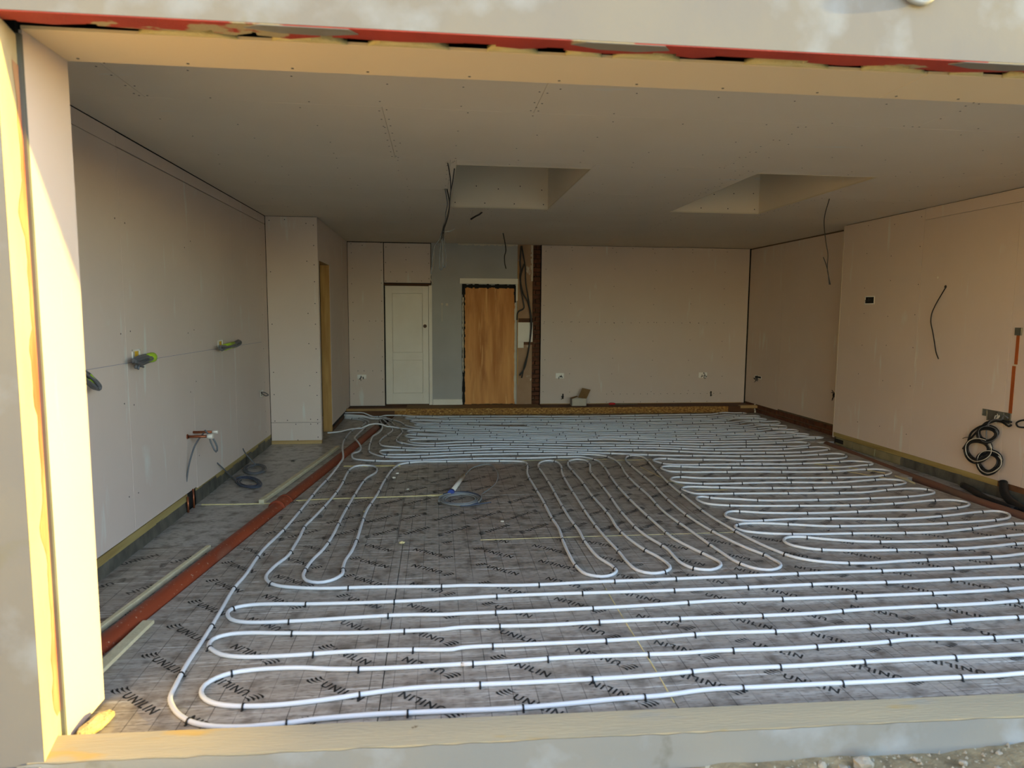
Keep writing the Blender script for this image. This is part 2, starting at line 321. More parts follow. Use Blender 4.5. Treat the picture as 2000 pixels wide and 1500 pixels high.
# ------------------------------------------------------------ left wall
wall_left = MB().box((XL-.16, -.36, -.1), (XL-.0135, YB+.1, H+.1)).build('wall_left', M_dark, kind='structure')
def wboard(parent, ax, off, sgn, a0, a1, b0, b1, m=M_board, t=.0125, ea=0, eb=0, g=.0015):
    """plasterboard on a vertical plane: ax = normal axis (0/1), a along the wall, b up"""
    lo, hi = sorted((off, off-sgn*t))
    if ax == 0: mb = MB().box((lo, a0+g, b0+g), (hi, a1-g, b1-g), .0012)
    else: mb = MB().box((a0+g, lo, b0+g), (a1-g, hi, b1-g), .0012)
    return mb.build('plasterboard', m, parent)
ys = [-.02, .67, 1.87, 3.07, 4.27, 5.47, YC-.002]
for k in range(6):
    wboard(wall_left, 0, XL, 1, ys[k], ys[k+1], .125 if k > 2 else .142, 2.678)
wboard(wall_left, 0, XL, 1, -.02, 1.87, 2.678, H-.004); wboard(wall_left, 0, XL, 1, 1.87, 4.27, 2.682, H-.006); wboard(wall_left, 0, XL, 1, 4.27, YC-.002, 2.682, H-.006)
MB().box((XL-.012, -.3, .085), (XL+.004, 2.82, .14)).build('sole_plate', M_wood, wall_left)
MB().box((XL-.012, 3.05, .08), (XL-.002, YC, .13)).build('sole_plate', M_wood, wall_left)
def skirt(x, y0, y1, z0, z1, parent, name='damp_proof_strip', sg=1, n=40, amp=.006):
    mb = MB(); vs = []; F = []
    for i in range(n+1):
        y = y0+(y1-y0)*i/n
        for j in range(5):
            z = z0+(z1-z0)*j/4+(random.uniform(-.004, .004) if j == 4 else 0); vs.append((x+sg*(.003+amp*random.random()+.004*(4-j)/4), y, z))
    for i in range(n):
        for j in range(4):
            q = (5*i+j, 5*i+5+j, 5*i+6+j, 5*i+1+j); F.append(q if sg > 0 else q[::-1])
    mb.add(vs, F, True); return mb.build(name, M_dpm, parent)
skirt(XL-.004, -.3, 2.78, -.01, .092, wall_left); skirt(XL-.003, 3.0, 3.55, -.01, .118, wall_left, n=14); skirt(XL-.008, 3.55, YC, -.01, .09, wall_left, n=30, amp=.004)
skirt(XL-.003, 4.55, 4.75, -.01, .105, wall_left, n=6); skirt(XL-.003, 5.05, 5.35, -.01, .11, wall_left, n=6)
MB().tube(crom([(XL+.0008, .3, 1.278), (XL+.0008, 1.356, 1.285), (XL+.0008, 3.4, 1.287), (XL+.0008, 5.351, 1.282)], .3), .0011, 5).build('chalk_line', M_chalk, wall_left)
pts = []
for y in (1.80, 1.94, 3.0, 3.14):
    pts += [(y, z+random.uniform(-.04, .04)) for z in (.42, 1.0, 1.47, 2.18)]
pts += [(5.43, z) for z in (.2, .45, .8, 1.2, 1.6, 1.9, 2.3, 2.6)]
screws(wall_left, pts, 0, 1, XL, .006)
# ------------------------------------------------------------ boxed-out column with side doorway (left)
col = MB().box((XL-.01, YC+.0135, .07), (XC-.0135, YC+.10, H+.05)).build('wall_column', M_dark, kind='structure')
wboard(col, 1, YC, -1, XL+.004, XC, .272, H-.004); wboard(col, 1, YC, -1, XL+.004, XC, .045, .272)
MB().box((XL, YC+.012, -.005), (XC-.006, YC+.10, .05)).build('sole_plate', M_woodx, col)
pts = [(x, z+random.uniform(-.03, .03)) for x in (-.60,) for z in (.3, .6, .9, 1.5, 2.1, 2.7)]
pts += [(XC-.045, z+random.uniform(-.02, .02)) for z in (.1, .25, .30, .62, .9, 1.2, 1.5, 1.75, 2.0, 2.2, 2.45, 2.7)]+[(XC-.13, z) for z in (.25, .31, .73, 1.62, 2.25, 2.7, 1.25)]+[(-.45, .3), (-.33, .05), (-.42, 2.74), (-.35, .25)]
screws(col, pts, 1, -1, YC, .0065)
side = MB().box((XC-.11, 6.59, -.01), (XC-.0135, YB, H+.02)).build('wall_side', M_dark, kind='structure')
DY0, DY1, DH = 5.76, 6.56, 2.265
wboard(side, 0, XC, 1, YC, DY0, .045, H-.004); wboard(side, 0, XC, 1, DY0, DY1, DH, H-.004); wboard(side, 0, XC, 1, DY1, 7.75, .09, H-.004); wboard(side, 0, XC, 1, 7.75, YB-.014, .09, H-.004)
MB().box((XC-.11, YC+.1, -.01), (XC-.0135, DY0, H)).box((XC-.11, DY0, DH+.03), (XC-.0135, DY1+.03, H)).build('stud_framing', M_dark, side)
MB().box((XC-.125, DY1, -.005), (XC-.004, DY1+.03, DH)).build('door_lining', M_woodz, side)
MB().box((XC-.12, DY0, DH), (XC-.004, DY1, DH+.03)).build('door_lining', M_woodx, side)
MB().box((XC-.12, DY0-.001, 0), (XC-.013, DY0+.02, DH)).build('door_lining', M_woodz, side)
MB().box((XC-.10, DY1+.03, -.005), (XC+.004, YL-.01, .045)).build('sole_plate', M_oldwood, side)
# ------------------------------------------------------------ back wall
wall_back = MB().box((-.9, YB+.12, -.1), (7.1, YB+.3, H+.1)).build('wall_back', M_mortar, kind='structure')
MB().box((1.30, YB+.028, .08), (2.74, YB+.118, H+.02)).build('painted_plaster', M_plaster, wall_back)
MB().box((2.735, YB+.03, .08), (2.998, YB+.118, H+.02)).build('bare_plaster', M_pink, wall_back)
MB().box((XC-.1, YB+.02, .08), (.538, YB+.118, H+.02)).box((.53, YB+.02, 2.10), (1.31, YB+.118, H+.02)).build('stud_framing', M_dark, wall_back)
MB().box((3.14, YB+.02, .08), (6.82, YB+.118, H+.02)).build('stud_framing', M_dark, wall_back)
wboard(wall_back, 1, YB, -1, XC+.003, .535, .095, H-.012); wboard(wall_back, 1, YB, -1, .545, 1.30, 2.125, H-.014)
MB().box((.53, YB+.004, 2.088), (1.30, YB+.06, 2.112)).build('door_head_batten', M_oldwood, wall_back)
MB().box((3.142, YB-.006, .105), (XR1-.02, YB+.012, H-.006), .0015).build('plasterboard', M_board, wall_back)
MB().box((3.137, YB+.012, .10), (3.144, YB+.11, H)).build('stud_edge', M_dark, wall_back)
c = .0
for k in range(36):
    z = .10+k*.0745
    if z > H: break
    d = random.uniform(0, .018); half = (k % 2 == 0)
    if half: MB().box((3.004, YB+.040+d, z), (3.133, YB+.13, z+.064), .004).build('brick', M_brick, wall_back)
    else:
        for a, b in ((3.004, 3.048), (3.058, 3.133)): MB().box((a, YB+.040+random.uniform(0, .022), z), (b, YB+.13, z+.064), .004).build('brick', M_brick, wall_back)
mb = MB()   # ragged broken plaster edges beside the brick and along the ceiling
for i in range(16):
    z = 2.18+i*.037; w_ = random.uniform(.008, .035); mb.box((2.99-w_, YB+.018, z), (3.002, YB+.032, z+.038))
for i in range(30):
    x = 1.75+i*.033; h_ = random.uniform(.008, .035); mb.box((x, YB+.018, H-.004-h_), (x+.034, YB+.03, H-.002))
mb.build('torn_plaster_edge', M_edge, wall_back, kind='stuff')
MB().box((2.742, YB+.008, .45), (2.757, YB+.03, 2.5)).build('stop_bead', M_woodz, wall_back)
MB().box((2.765, YB+.012, 1.115), (3.0, YB+.032, 1.20)).build('timber_noggin', M_oldwood, wall_back); MB().box((2.765, YB+.012, 1.495), (3.0, YB+.032, 1.56)).build('timber_noggin', M_oldwood, wall_back)
MB().box((2.752, YB+.0, 1.163), (3.004, YB+.014, 1.49), .001).build('white_board_patch', M_white, wall_back)
MB().box((2.752, YB+.0, 1.063), (2.852, YB+.014, 1.161), .001).build('white_board_patch', M_white, wall_back)
MB().box((1.468, YB+.014, 1.775), (1.500, YB+.028, 1.80)).box((1.478, YB+.02, 1.50), (1.486, YB+.028, 1.775)).box((1.545, YB+.014, 1.76), (1.585, YB+.028, 1.80)).build('plaster_scar', M_edge, wall_back)
pts = []
for z in (.3, .52, .9, 1.2, 1.5, 1.8, 2.1, 2.35, 2.6, 2.74):
    pts += [(.03+random.uniform(-.01, .01), z), (.50, z+random.uniform(-.03, .03))]
pts += [(x, .68) for x in (.1, .2, .34, .48)]+[(.2, 2.72), (.3, 1.5), (.4, 1.5)]+[(.58, 2.7), (.9, 2.7), (.65, 2.3), (.57, 2.45), (.57, 2.15), (.9, 2.5), (.9, 2.3), (1.26, 2.6), (1.27, 2.2), (1.15, 2.16), (.75, 2.15), (1.0, 2.31), (.95, 2.7), (1.27, 2.45)]
screws(wall_back, pts, 1, -1, YB, .007)
pts = []
for x in (3.2, 3.65, 4.4, 5.1, 5.75, 6.35):
    pts += [(x+random.uniform(-.02, .02), z+random.uniform(-.03, .03)) for z in (.3, .6, .88, 1.2, 1.5, 1.8, 2.1, 2.4, 2.7)]
pts += [(x, 1.5+random.uniform(-.006, .006)) for x in [3.2+.15*i for i in range(21)]]+[(x, 2.745) for x in [3.3+.35*i for i in range(9)]]+[(4.3+.12*i, .27) for i in range(18)]+[(4.0+.3*i, .13) for i in range(8)]
screws(wall_back, pts, 1, -1, YB-.006, .0065)
MB().box((5.9, YB-.0085, 1.49), (5.91, YB-.006, 1.5)).build('filler_spot', M_screw, wall_back)
# doors
door_1 = MB().box((.553, YB+.058, .118), (1.262, YB+.085, 2.078), .002).build('door_1', M_white, kind='structure')
f = YB+.045
for (x0, x1, z0, z1) in ((.553, .665, .118, 2.078), (1.165, 1.262, .118, 2.078), (.665, 1.165, 1.96, 2.078), (.665, 1.165, .118, .30), (.665, 1.165, .86, .98)):
    MB().box((x0, f-.008, z0), (x1, f+.012, z1), .0015).build('door_rail', M_white, door_1)
MB().box((.672, f-.002, .307), (1.158, f+.012, .853), .003).build('door_panel', M_white, door_1); MB().box((.672, f-.002, .987), (1.158, f+.012, 1.953), .003).build('door_panel', M_white, door_1)
k_ = MB(); k_.tube([(1.201, f-.028, 1.42), (1.201, f-.012, 1.42), (1.201, f-.008, 1.42)], .030, 20); k_.build('keyhole_rose', M_oldwood, door_1)
k_ = MB(); k_.tube([(1.201, f-.031, 1.42), (1.201, f-.027, 1.42)], .014, 16); k_.build('spindle_hole', M_black, door_1)
MB().box((1.266, YB+.012, .10), (1.30, YB+.09, 2.09), .002).box((1.30, YB+.018, .10), (1.318, YB+.03, 2.09)).build('door_frame', M_white, door_1)
MB().box((.536, YB+.02, .10), (.549, YB+.1, 2.09)).build('door_frame', M_dark, door_1)
MB().box((.54, YB+.02, .09), (1.30, YB+.10, .114)).build('threshold', M_oldwood, door_1)
door_2 = MB().box((1.83, YB+.004, .10), (2.705, YB+.022, 2.085), .003).build('door_2', M_ply, kind='structure')
random.seed(21)
mb = MB(); mw = MB()
def ragged(mb, x0, z0, x1, z1, n, w, y):
    for i in range(n):
        a = (x0+(x1-x0)*i/n, z0+(z1-z0)*i/n); b = (x0+(x1-x0)*(i+1)/n, z0+(z1-z0)*(i+1)/n); ww = w*random.uniform(.5, 1.15)
        if x0 == x1: mb.box((a[0]-ww/2, y, a[1]), (a[0]+ww/2, YB+.03, b[1]))
        else: mb.box((a[0], y, a[1]-ww/2), (b[0], YB+.03, a[1]+ww/2))
ragged(mb, 1.842, .1, 1.842, 2.12, 46, .05, YB+.001); ragged(mb, 1.82, 2.085, 2.70, 2.085, 26, .07, YB-.001); ragged(mb, 2.70, 1.8, 2.70, 2.1, 6, .04, YB-.001); ragged(mb, 1.84, .1, 2.72, .1, 20, .03, YB)
mb.build('burnt_edge_strip', M_dark, door_2)
ragged(mw, 1.832, .65, 1.832, 1.9, 36, .02, YB-.003); ragged(mw, 2.707, .15, 2.707, 1.82, 34, .034, YB-.003); mw.build('plaster_fillet', M_edge, door_2)
trim_1 = MB().box((1.775, YB-.006, 2.125), (2.748, YB+.03, 2.215), .003).box((2.712, YB-.004, 1.85), (2.744, YB+.03, 2.125), .003).build('trim_1', M_white, kind='structure')
baseboard_back = MB().box((1.325, YB+.0, .10), (1.82, YB+.028, .198), .004).build('baseboard_back', M_white, kind='structure')
# raised timber strip at the foot of the back wall
ledge = MB().box((XC-.02, YL+.03, -.09), (XR1-.02, YB+.12, .085)).build('trim_2', M_oldwood, kind='structure')
MB().box((.72, YL, .002), (6.28, YL+.018, .108)).build('osb_panel', M_osb, ledge)
MB().box((6.282, YL+.004, .0), (6.70, YL+.03, .10), .003).build('timber_block', M_oldwood, ledge)
MB().box((6.50, YL+.002, .07), (6.80, YL+.10, .115), .003).build('timber_offcut', M_woodx, ledge)
MB().box((XC, YL+.01, .0), (.718, YL+.03, .075)).build('rough_timber', M_oldwood, ledge)
MB().box((XC, YL-.002, .078), (.9, YL+.10, .108), .003).build('timber_batten', M_woodx, ledge)
MB().box((.9, YL+.02, .086), (3.1, YB+.02, .104)).build('floor_sheet', M_brown, ledge); MB().box((3.1, YL+.02, .086), (6.75, YB+.0, .104)).build('floor_sheet', M_oldwood, ledge)
MB().box((3.15, YB-.03, .10), (6.72, YB-.008, .112)).build('timber_batten', M_woodx, ledge)
# ------------------------------------------------------------ right wall: far part and nearer projecting part
wall_right = MB().box((XR1+.0135, YN-.3, -.1), (XR1+.2, YB+.2, H+.1)).build('wall_right', M_mortar, kind='structure')
wboard(wall_right, 0, XR1, -1, YN-.2, 7.3, .150, H-.02); wboard(wall_right, 0, XR1, -1, 7.3, YB-.008, .130, H-.02)
for k in range(2):
    y = YN-.2+(.11 if k else 0)
    while y < YB-.05:
        MB().box((XR1+random.uniform(-.004, .008), y, -.02+k*.078), (XR1+.05, min(y+.215, YB), .046+k*.078), .004).build('brick', M_brick, wall_right); y += .225
wall_near = MB().box((XR2+.0135, -.36, -.1), (XR2+.22, YN-.013, H+.1)).build('wall_right_projection', M_mortar, kind='structure')
yy = [-.02, 1.3, 2.5, 2.74, 3.94, YN-.002]
for k in range(5): wboard(wall_near, 0, XR2, -1, yy[k], yy[k+1], .120, 2.655 if k < 4 else H-.006)
wboard(wall_near, 0, XR2, -1, -.02, 1.9, 2.655, H-.006); wboard(wall_near, 0, XR2, -1, 1.9, 3.94, 2.655, H-.004)
MB().box((XR2-.001, YN-.0015, .05), (XR2+.22, YN+.011, H-.006), .001).build('plasterboard', M_board, wall_near)
MB().box((XR2-.0018, YN-.001, .05), (XR2-.0002, YN+.012, H-.01)).build('corner_bead', M_edge, wall_near)
MB().box((XR2-.004, 2.75, .068), (XR2+.012, YN-.01, .122), .002).build('sole_plate', M_wood, wall_near)
MB().box((XR2-.004, -.3, .068), (XR2+.012, 2.745, .122), .002).build('sole_plate', M_oldwood, wall_near)
y = 4.06
for L_ in (.44, .44, .36): MB().box((XR2-.012+random.uniform(-.004, .004), y, -.03), (XR2+.05, y+L_-.01, .066), .006).build('concrete_block', M_block, wall_near); y += L_
MB().box((XR2-.02, 5.12, 0), (XR2+.02, 5.30, .05)).build('dark_gap', M_dark, wall_near)
skirt(XR2+.002, -.3, 4.06, -.09, .07, wall_near, sg=-1, n=60, amp=.01)
pts = [(y+random.uniform(-.03, .03), z+random.uniform(-.05, .05)) for y in (4.9, 4.45, 3.98) for z in (.35, .9, 1.3, 1.65, 2.0, 2.35, 2.7)]
screws(wall_near, pts, 0, -1, XR2, .006)
MB().tube([(XR2-.003, 3.69, 2.037), (XR2+.001, 3.69, 2.037)], .012, 12).build('filler_spot', M_white, wall_near)
# ------------------------------------------------------------ ceiling with two roof-light shafts
ceiling = MB().box((XL-.1, -.06, H+.62), (7.0, YB+.2, H+.70)).build('ceiling', M_dark, kind='structure')
S1 = (1.547, 2.557, 2.617, 4.662); S2 = (3.99, 2.53, 5.035, 4.62)
def cboard(x0, y0, x1, y1):
    rects = [(x0, y0, x1, y1)]
    for s in (S1, S2):
        nr = []
        for a, b, c_, d in rects:
            if c_ <= s[0] or a >= s[2] or d <= s[1] or b >= s[3]: nr.append((a, b, c_, d)); continue
            if a < s[0]: nr.append((a, b, s[0], d))
            if c_ > s[2]: nr.append((s[2], b, c_, d))
            aa, cc = max(a, s[0]), min(c_, s[2])
            if b < s[1]: nr.append((aa, b, cc, s[1]))
            if d > s[3]: nr.append((aa, s[3], cc, d))
        rects = nr
    for a, b, c_, d in rects:
        if c_-a > .01 and d-b > .01: MB().box((a+.001, b+.001, H), (c_-.001, d-.001, H+.0125), .0008).build('plasterboard', M_ceil, ceiling)
    return
rows = [(-.06, 1.14, (XL, -.17, 1.95, 4.3, 7.0)), (1.14, 2.40, (XL, 1.09, 3.622, 6.0, 7.0)), (2.40, 3.63, (XL, 1.5, 3.9, 7.0)), (3.63, 4.85, (XL, 2.62, 5.1, 7.0)), (4.85, 6.05, (XL, 1.8, 4.2, 7.0)), (6.05, 7.27, (XL, 2.9, 5.3, 7.0)), (7.27, YB+.1, (XL, 1.7, 4.1, 7.0))]
for y0, y1, xx in rows:
    for i in range(len(xx)-1): cboard(xx[i], y0, xx[i+1], y1)
MB().box((XL-.02, -.06, H+.014), (7.0, 2.5, H+.05)).box((XL-.02, 4.68, H+.014), (7.0, YB+.1, H+.05)).box((XL-.02, 2.5, H+.014), (1.52, 4.68, H+.05)).box((2.64, 2.5, H+.014), (3.96, 4.68, H+.05)).box((5.06, 2.5, H+.014), (7.0, 4.68, H+.05)).build('joist_backing', M_dark, ceiling)
pts = []
random.seed(5)
for y0, y1, xx in rows[:5]:
    for x in [-.25+.45*i for i in range(15)]:
        for t in (.06, .35, .65, .94):
            if random.random() < .8:
                px, py = x+random.uniform(-.05, .05), y0+(y1-y0)*t+random.uniform(-.04, .04)
                if any(s[0]-.03 < px < s[2]+.03 and s[1]-.03 < py < s[3]+.03 for s in (S1, S2)): continue
                pts.append((px, py))
    for x in xx[1:-1]:
        for i in range(8):
            for dx in (-.022, .022):
                if random.random() < .75: pts.append((x+dx, y0+.06+(y1-y0-.1)*i/7+random.uniform(-.02, .02)))
pts = [q for q in pts if not any(s[0]-.03 < q[0] < s[2]+.03 and s[1]-.03 < q[1] < s[3]+.03 for s in (S1, S2))]
screws(ceiling, pts, 2, -1, H, .0055)
for nm, (x0, y0, x1, y1) in (('window_1', S1), ('window_2', S2)):
    w_ = MB().box((x0-.02, y0-.02, H+.58), (x1+.02, y1+.02, H+.60)).build(nm, M_slate, kind='structure')
    t = .0125
    MB().box((x0-t, y0-t, H+.001), (x1+t, y0, H+.58)).build('shaft_board', M_ceil, w_); MB().box((x0-t, y1, H+.001), (x1+t, y1+t, H+.58)).build('shaft_board', M_ceil, w_)
    MB().box((x0-t, y0, H+.001), (x0, y1, H+.58)).build('shaft_board', M_ceil, w_); MB().box((x1, y0, H+.001), (x1+t, y1, H+.58)).build('shaft_board', M_ceil, w_)
    screws(w_, [(x0+.05+(x1-x0-.1)*i/3, H+.05) for i in range(4)]+[(x0+.28+(x1-x0-.35)*i/3, H+.22+random.uniform(-.02, .02)) for i in range(4)], 1, -1, y1, .0065)
    for (a, b, c_, d) in ((x0-.001, y0-.001, x1+.001, y0+.002), (x0-.001, y1-.002, x1+.001, y1+.001), (x0-.001, y0, x0+.002, y1), (x1-.002, y0, x1+.001, y1)):
        MB().box((a, b, H-.002), (c_, d, H+.012)).build('corner_bead', M_edge, w_)
# ------------------------------------------------------------ front wall seen from outside
wall_front = MB().box((-4, YO, 2.552), (11, -.43, 4.6)).build('wall_front', M_render, kind='structure')
MB().box((-4, -.425, HO+.09), (11, -.0, 4.6)).build('inner_leaf', M_dark, wall_front)
MB().add([(-4, YO, -.6), (.035, YO, -.6), (-.012, -.302, -.6), (-4, -.302, -.6), (-4, YO, 2.55), (.035, YO, 2.55), (-.012, -.302, 2.55), (-4, -.302, 2.55)], [(3, 2, 1, 0), (4, 5, 6, 7), (0, 1, 5, 4), (2, 3, 7, 6), (3, 0, 4, 7)]).build('outer_leaf', M_render, wall_front)
mbj = MB(); nj = 46
for i in range(nj):   # splayed outer reveal face
    z0, z1 = .02+2.53*i/nj, .02+2.53*(i+1)/nj
    mbj.add([(.036, YO, z0), (-.011, -.302, z0), (-.011, -.302, z1), (.036, YO, z1)], [(0, 1, 2, 3)], True)
mbj.build('reveal_render', M_jamb, wall_front)
random.seed(9); mbr = MB(); P1 = []; P2 = []
for i in range(61):
    z = .15+2.3*i/60; w1 = .034+.06*max(0, math.sin(i*.43)+.4*math.sin(i*1.1))*.6+random.uniform(0, .012)
    P1.append((-.0095, -.303, z)); y_ = -.303-w1; P2.append((-.0095+(y_+.303)/(YO+.303)*.0465+.0004, y_, z))
for i in range(60): mbr.add([P2[i], P1[i], P1[i+1], P2[i+1]], [(0, 1, 2, 3)], True)
mbr.build('red_primer_stripe', M_redp, wall_front)
MB().box((-.4, -.302, 0), (-.0125, -.0, 2.6)).box((-.66, -.36, -.1), (-.4, -.0, 3.3)).build('inner_leaf', M_dark, wall_front)
MB().box((-.014, -.306, .01), (.003, -.292, 2.555)).build('damp_proof_strip', M_slate, wall_front)
MB().box((XOP+.04, YO, -.6), (11, -.31, 2.55)).box((XOP+.03, -.31, -.1), (XR2+.3, -.0, 3.3)).build('outer_leaf', M_render, wall_front)
MB().box((-.012, -.287, .012), (0, -.001, HO+.001), .001).build('reveal_board', M_board, wall_front)
MB().box((XOP, -.287, .012), (XOP+.03, -.001, HO+.001), .001).build('reveal_board', M_board, wall_front)
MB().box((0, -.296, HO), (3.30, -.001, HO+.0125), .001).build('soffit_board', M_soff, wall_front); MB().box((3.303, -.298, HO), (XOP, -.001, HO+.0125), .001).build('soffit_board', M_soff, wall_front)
MB().box((-.1, -.016, HO+.013), (XOP+.6, -.002, H+.02)).build('bulkhead_board', M_board, wall_front)
screws(wall_front, [(.08+.36*i+random.uniform(-.04, .04), -.035) for i in range(15)], 2, -1, HO, .006)
MB().box((-.6, YO+.002, 2.5485), (11, -.43, 2.5515)).build('red_membrane', M_red, wall_front)
random.seed(3); mbx = MB(); x = .06
while x < XOP:      # ragged patches of red membrane and mortar droppings along the lintel edge
    w_ = random.uniform(.12, .5); d = random.uniform(.0, .045); mbx.add([(x, -.432, 2.5488), (x, -.432+d*.6, 2.5488), (x+w_*.5, -.432+d, 2.5488), (x+w_, -.432+d*.3, 2.5488), (x+w_, -.432, 2.5488)], [(0, 1, 2, 3, 4)]); x += w_*random.uniform(1, 1.4)
mbx.build('membrane_fringe', M_red, wall_front)
mbx = MB()
for cx in (.82, 1.9, 3.3, 4.5):
    w_ = random.uniform(.12, .3); mbx.prism([(cx, -.497), (cx+w_, -.497), (cx+w_*1.1, -.46), (cx+w_*.7, -.435), (cx+w_*.2, -.44), (cx-.05, -.47)], 2.546, 2.5488)
mbx.build('render_smear', M_render, wall_front)
MB().box((-.02, -.43, 2.612), (XOP+.05, -.298, 2.66)).build('steel_lintel_edge', M_dpm, wall_front)
MB().box((-.02, -.434, 2.552), (XOP+.05, -.428, 2.612)).build('steel_lintel_edge', M_dpm, wall_front)
random.seed(14); mbf = MB(); x = .15
while x < XOP-.1:   # yellow foam and mortar squeezed out between lintel and soffit board
    w_ = random.uniform(.10, .34)
    if random.random() < .62:
        h_ = random.uniform(.008, .02); n_ = 7; vs = []
        for i in range(n_):
            t = i/(n_-1); e = math.sin(math.pi*t)**.5; vs += [(x+w_*t, -.298, HO+.002), (x+w_*t, -.303-.045*e, HO-.002), (x+w_*t, -.300-.04*e, HO+.012+h_*e*1.5), (x+w_*t, -.298, HO+.02)]
        F = []
        for i in range(n_-1):
            for j in range(3): F.append((4*i+j, 4*i+1+j, 4*i+5+j, 4*i+4+j))
        mbf.add(vs, F, True)
    x += w_+random.uniform(.02, .15)
mbf.build('foam_squeeze', M_foam, wall_front)
# sill: sloping timber plate and rendered plinth under it
def zs(x): return .077-.0165*x
sx = [-.02, 1.2, 2.6, 4.2, XOP+.05]; plv = []
mb = MB()
for i in range(len(sx)-1):
    a, b = sx[i], sx[i+1]
    mb.hexa([(a, YO+.002, zs(a)-.06), (b, YO+.002, zs(b)-.06), (b, -.348, zs(b)-.06), (a, -.348, zs(a)-.06), (a, YO-.002, zs(a)), (b, YO-.002, zs(b)), (b, -.348, zs(b)), (a, -.348, zs(a))])
trim_3 = mb.build('trim_3', M_sill, kind='structure')
mb = MB(); n = 90
vs = []; F = []
random.seed(4)
for i in range(n+1):
    x = -.05+(XOP+.1)*i/n
    e = random.uniform(-.004, .004)
    for j, z in enumerate((-.6, -.14, -.08, -.03, zs(x)-.004+e)): vs.append((x, YO-.006-random.uniform(0, .003)-(.006 if j < 2 else 0), z))
for i in range(n):
    for j in range(4): F.append((5*i+j, 5*i+5+j, 5*i+6+j, 5*i+1+j))
mb.add(vs, F, True); mb.build('rendered_plinth', M_plinth, wall_front)
MB().box((-4, YO-.02, -.6), (.032, YO-.004, .066), .006).build('rendered_plinth', M_render, wall_front)
cl = crom([(3.02, YO, 2.80), (3.03, YO-.013, 2.765), (3.06, YO-.015, 2.74), (3.10, YO-.015, 2.733), (3.135, YO-.015, 2.75), (3.15, YO-.01, 2.79)], .01)
# ------------------------------------------------------------ outside ground
random.seed(2)
gn = 110; vs = []; F = []
for i in range(gn+1):
    for j in range(31):
        x = -2.5+11*i/gn; y = YO+.03-j*.11
        vs.append((x, y, -.105+.012*(x-2.5)*.3+.010*math.sin(x*5.1+j)+random.uniform(-.010, .010)-(.02 if j > 12 else 0)))
for i in range(gn):
    for j in range(30): F.append((31*i+j, 31*i+31+j, 31*i+32+j, 31*i+1+j)[::-1])
ground = MB().add(vs, F, True).build('ground', M_soil, kind='structure')
MB().prism([(-60, -70), (60, -70), (60, YO+.02), (-60, YO+.02)], -.5, -.16).build('garden_ground', M_grass, ground)
fence = MB().box((8.9, -1.9, -.2), (8.96, -.2, 1.24)).build('wall_garden', M_fence, kind='structure')
MB().box((8.84, -1.95, -.2), (8.96, -1.85, 1.2)).build('fence_post', M_fence, fence)

MB().box((15, -24, -.3), (15.4, -3.0, 2.4)).build('glow_blocker_wall', M_fence, kind='structure')  # unseen wall added to cut the low sky glow from the right
bounce = MB().box((-4.6, -13, -.3), (-4.3, -1.6, 4.2)).build('bounce_wall', mat('warm_bounce_cream', srgb(236,204,144), srgb(214, 188, 136), rough=.9, scale=1.5), kind='structure')  # unseen cream wall added to bounce warm sunlight towards the right wall

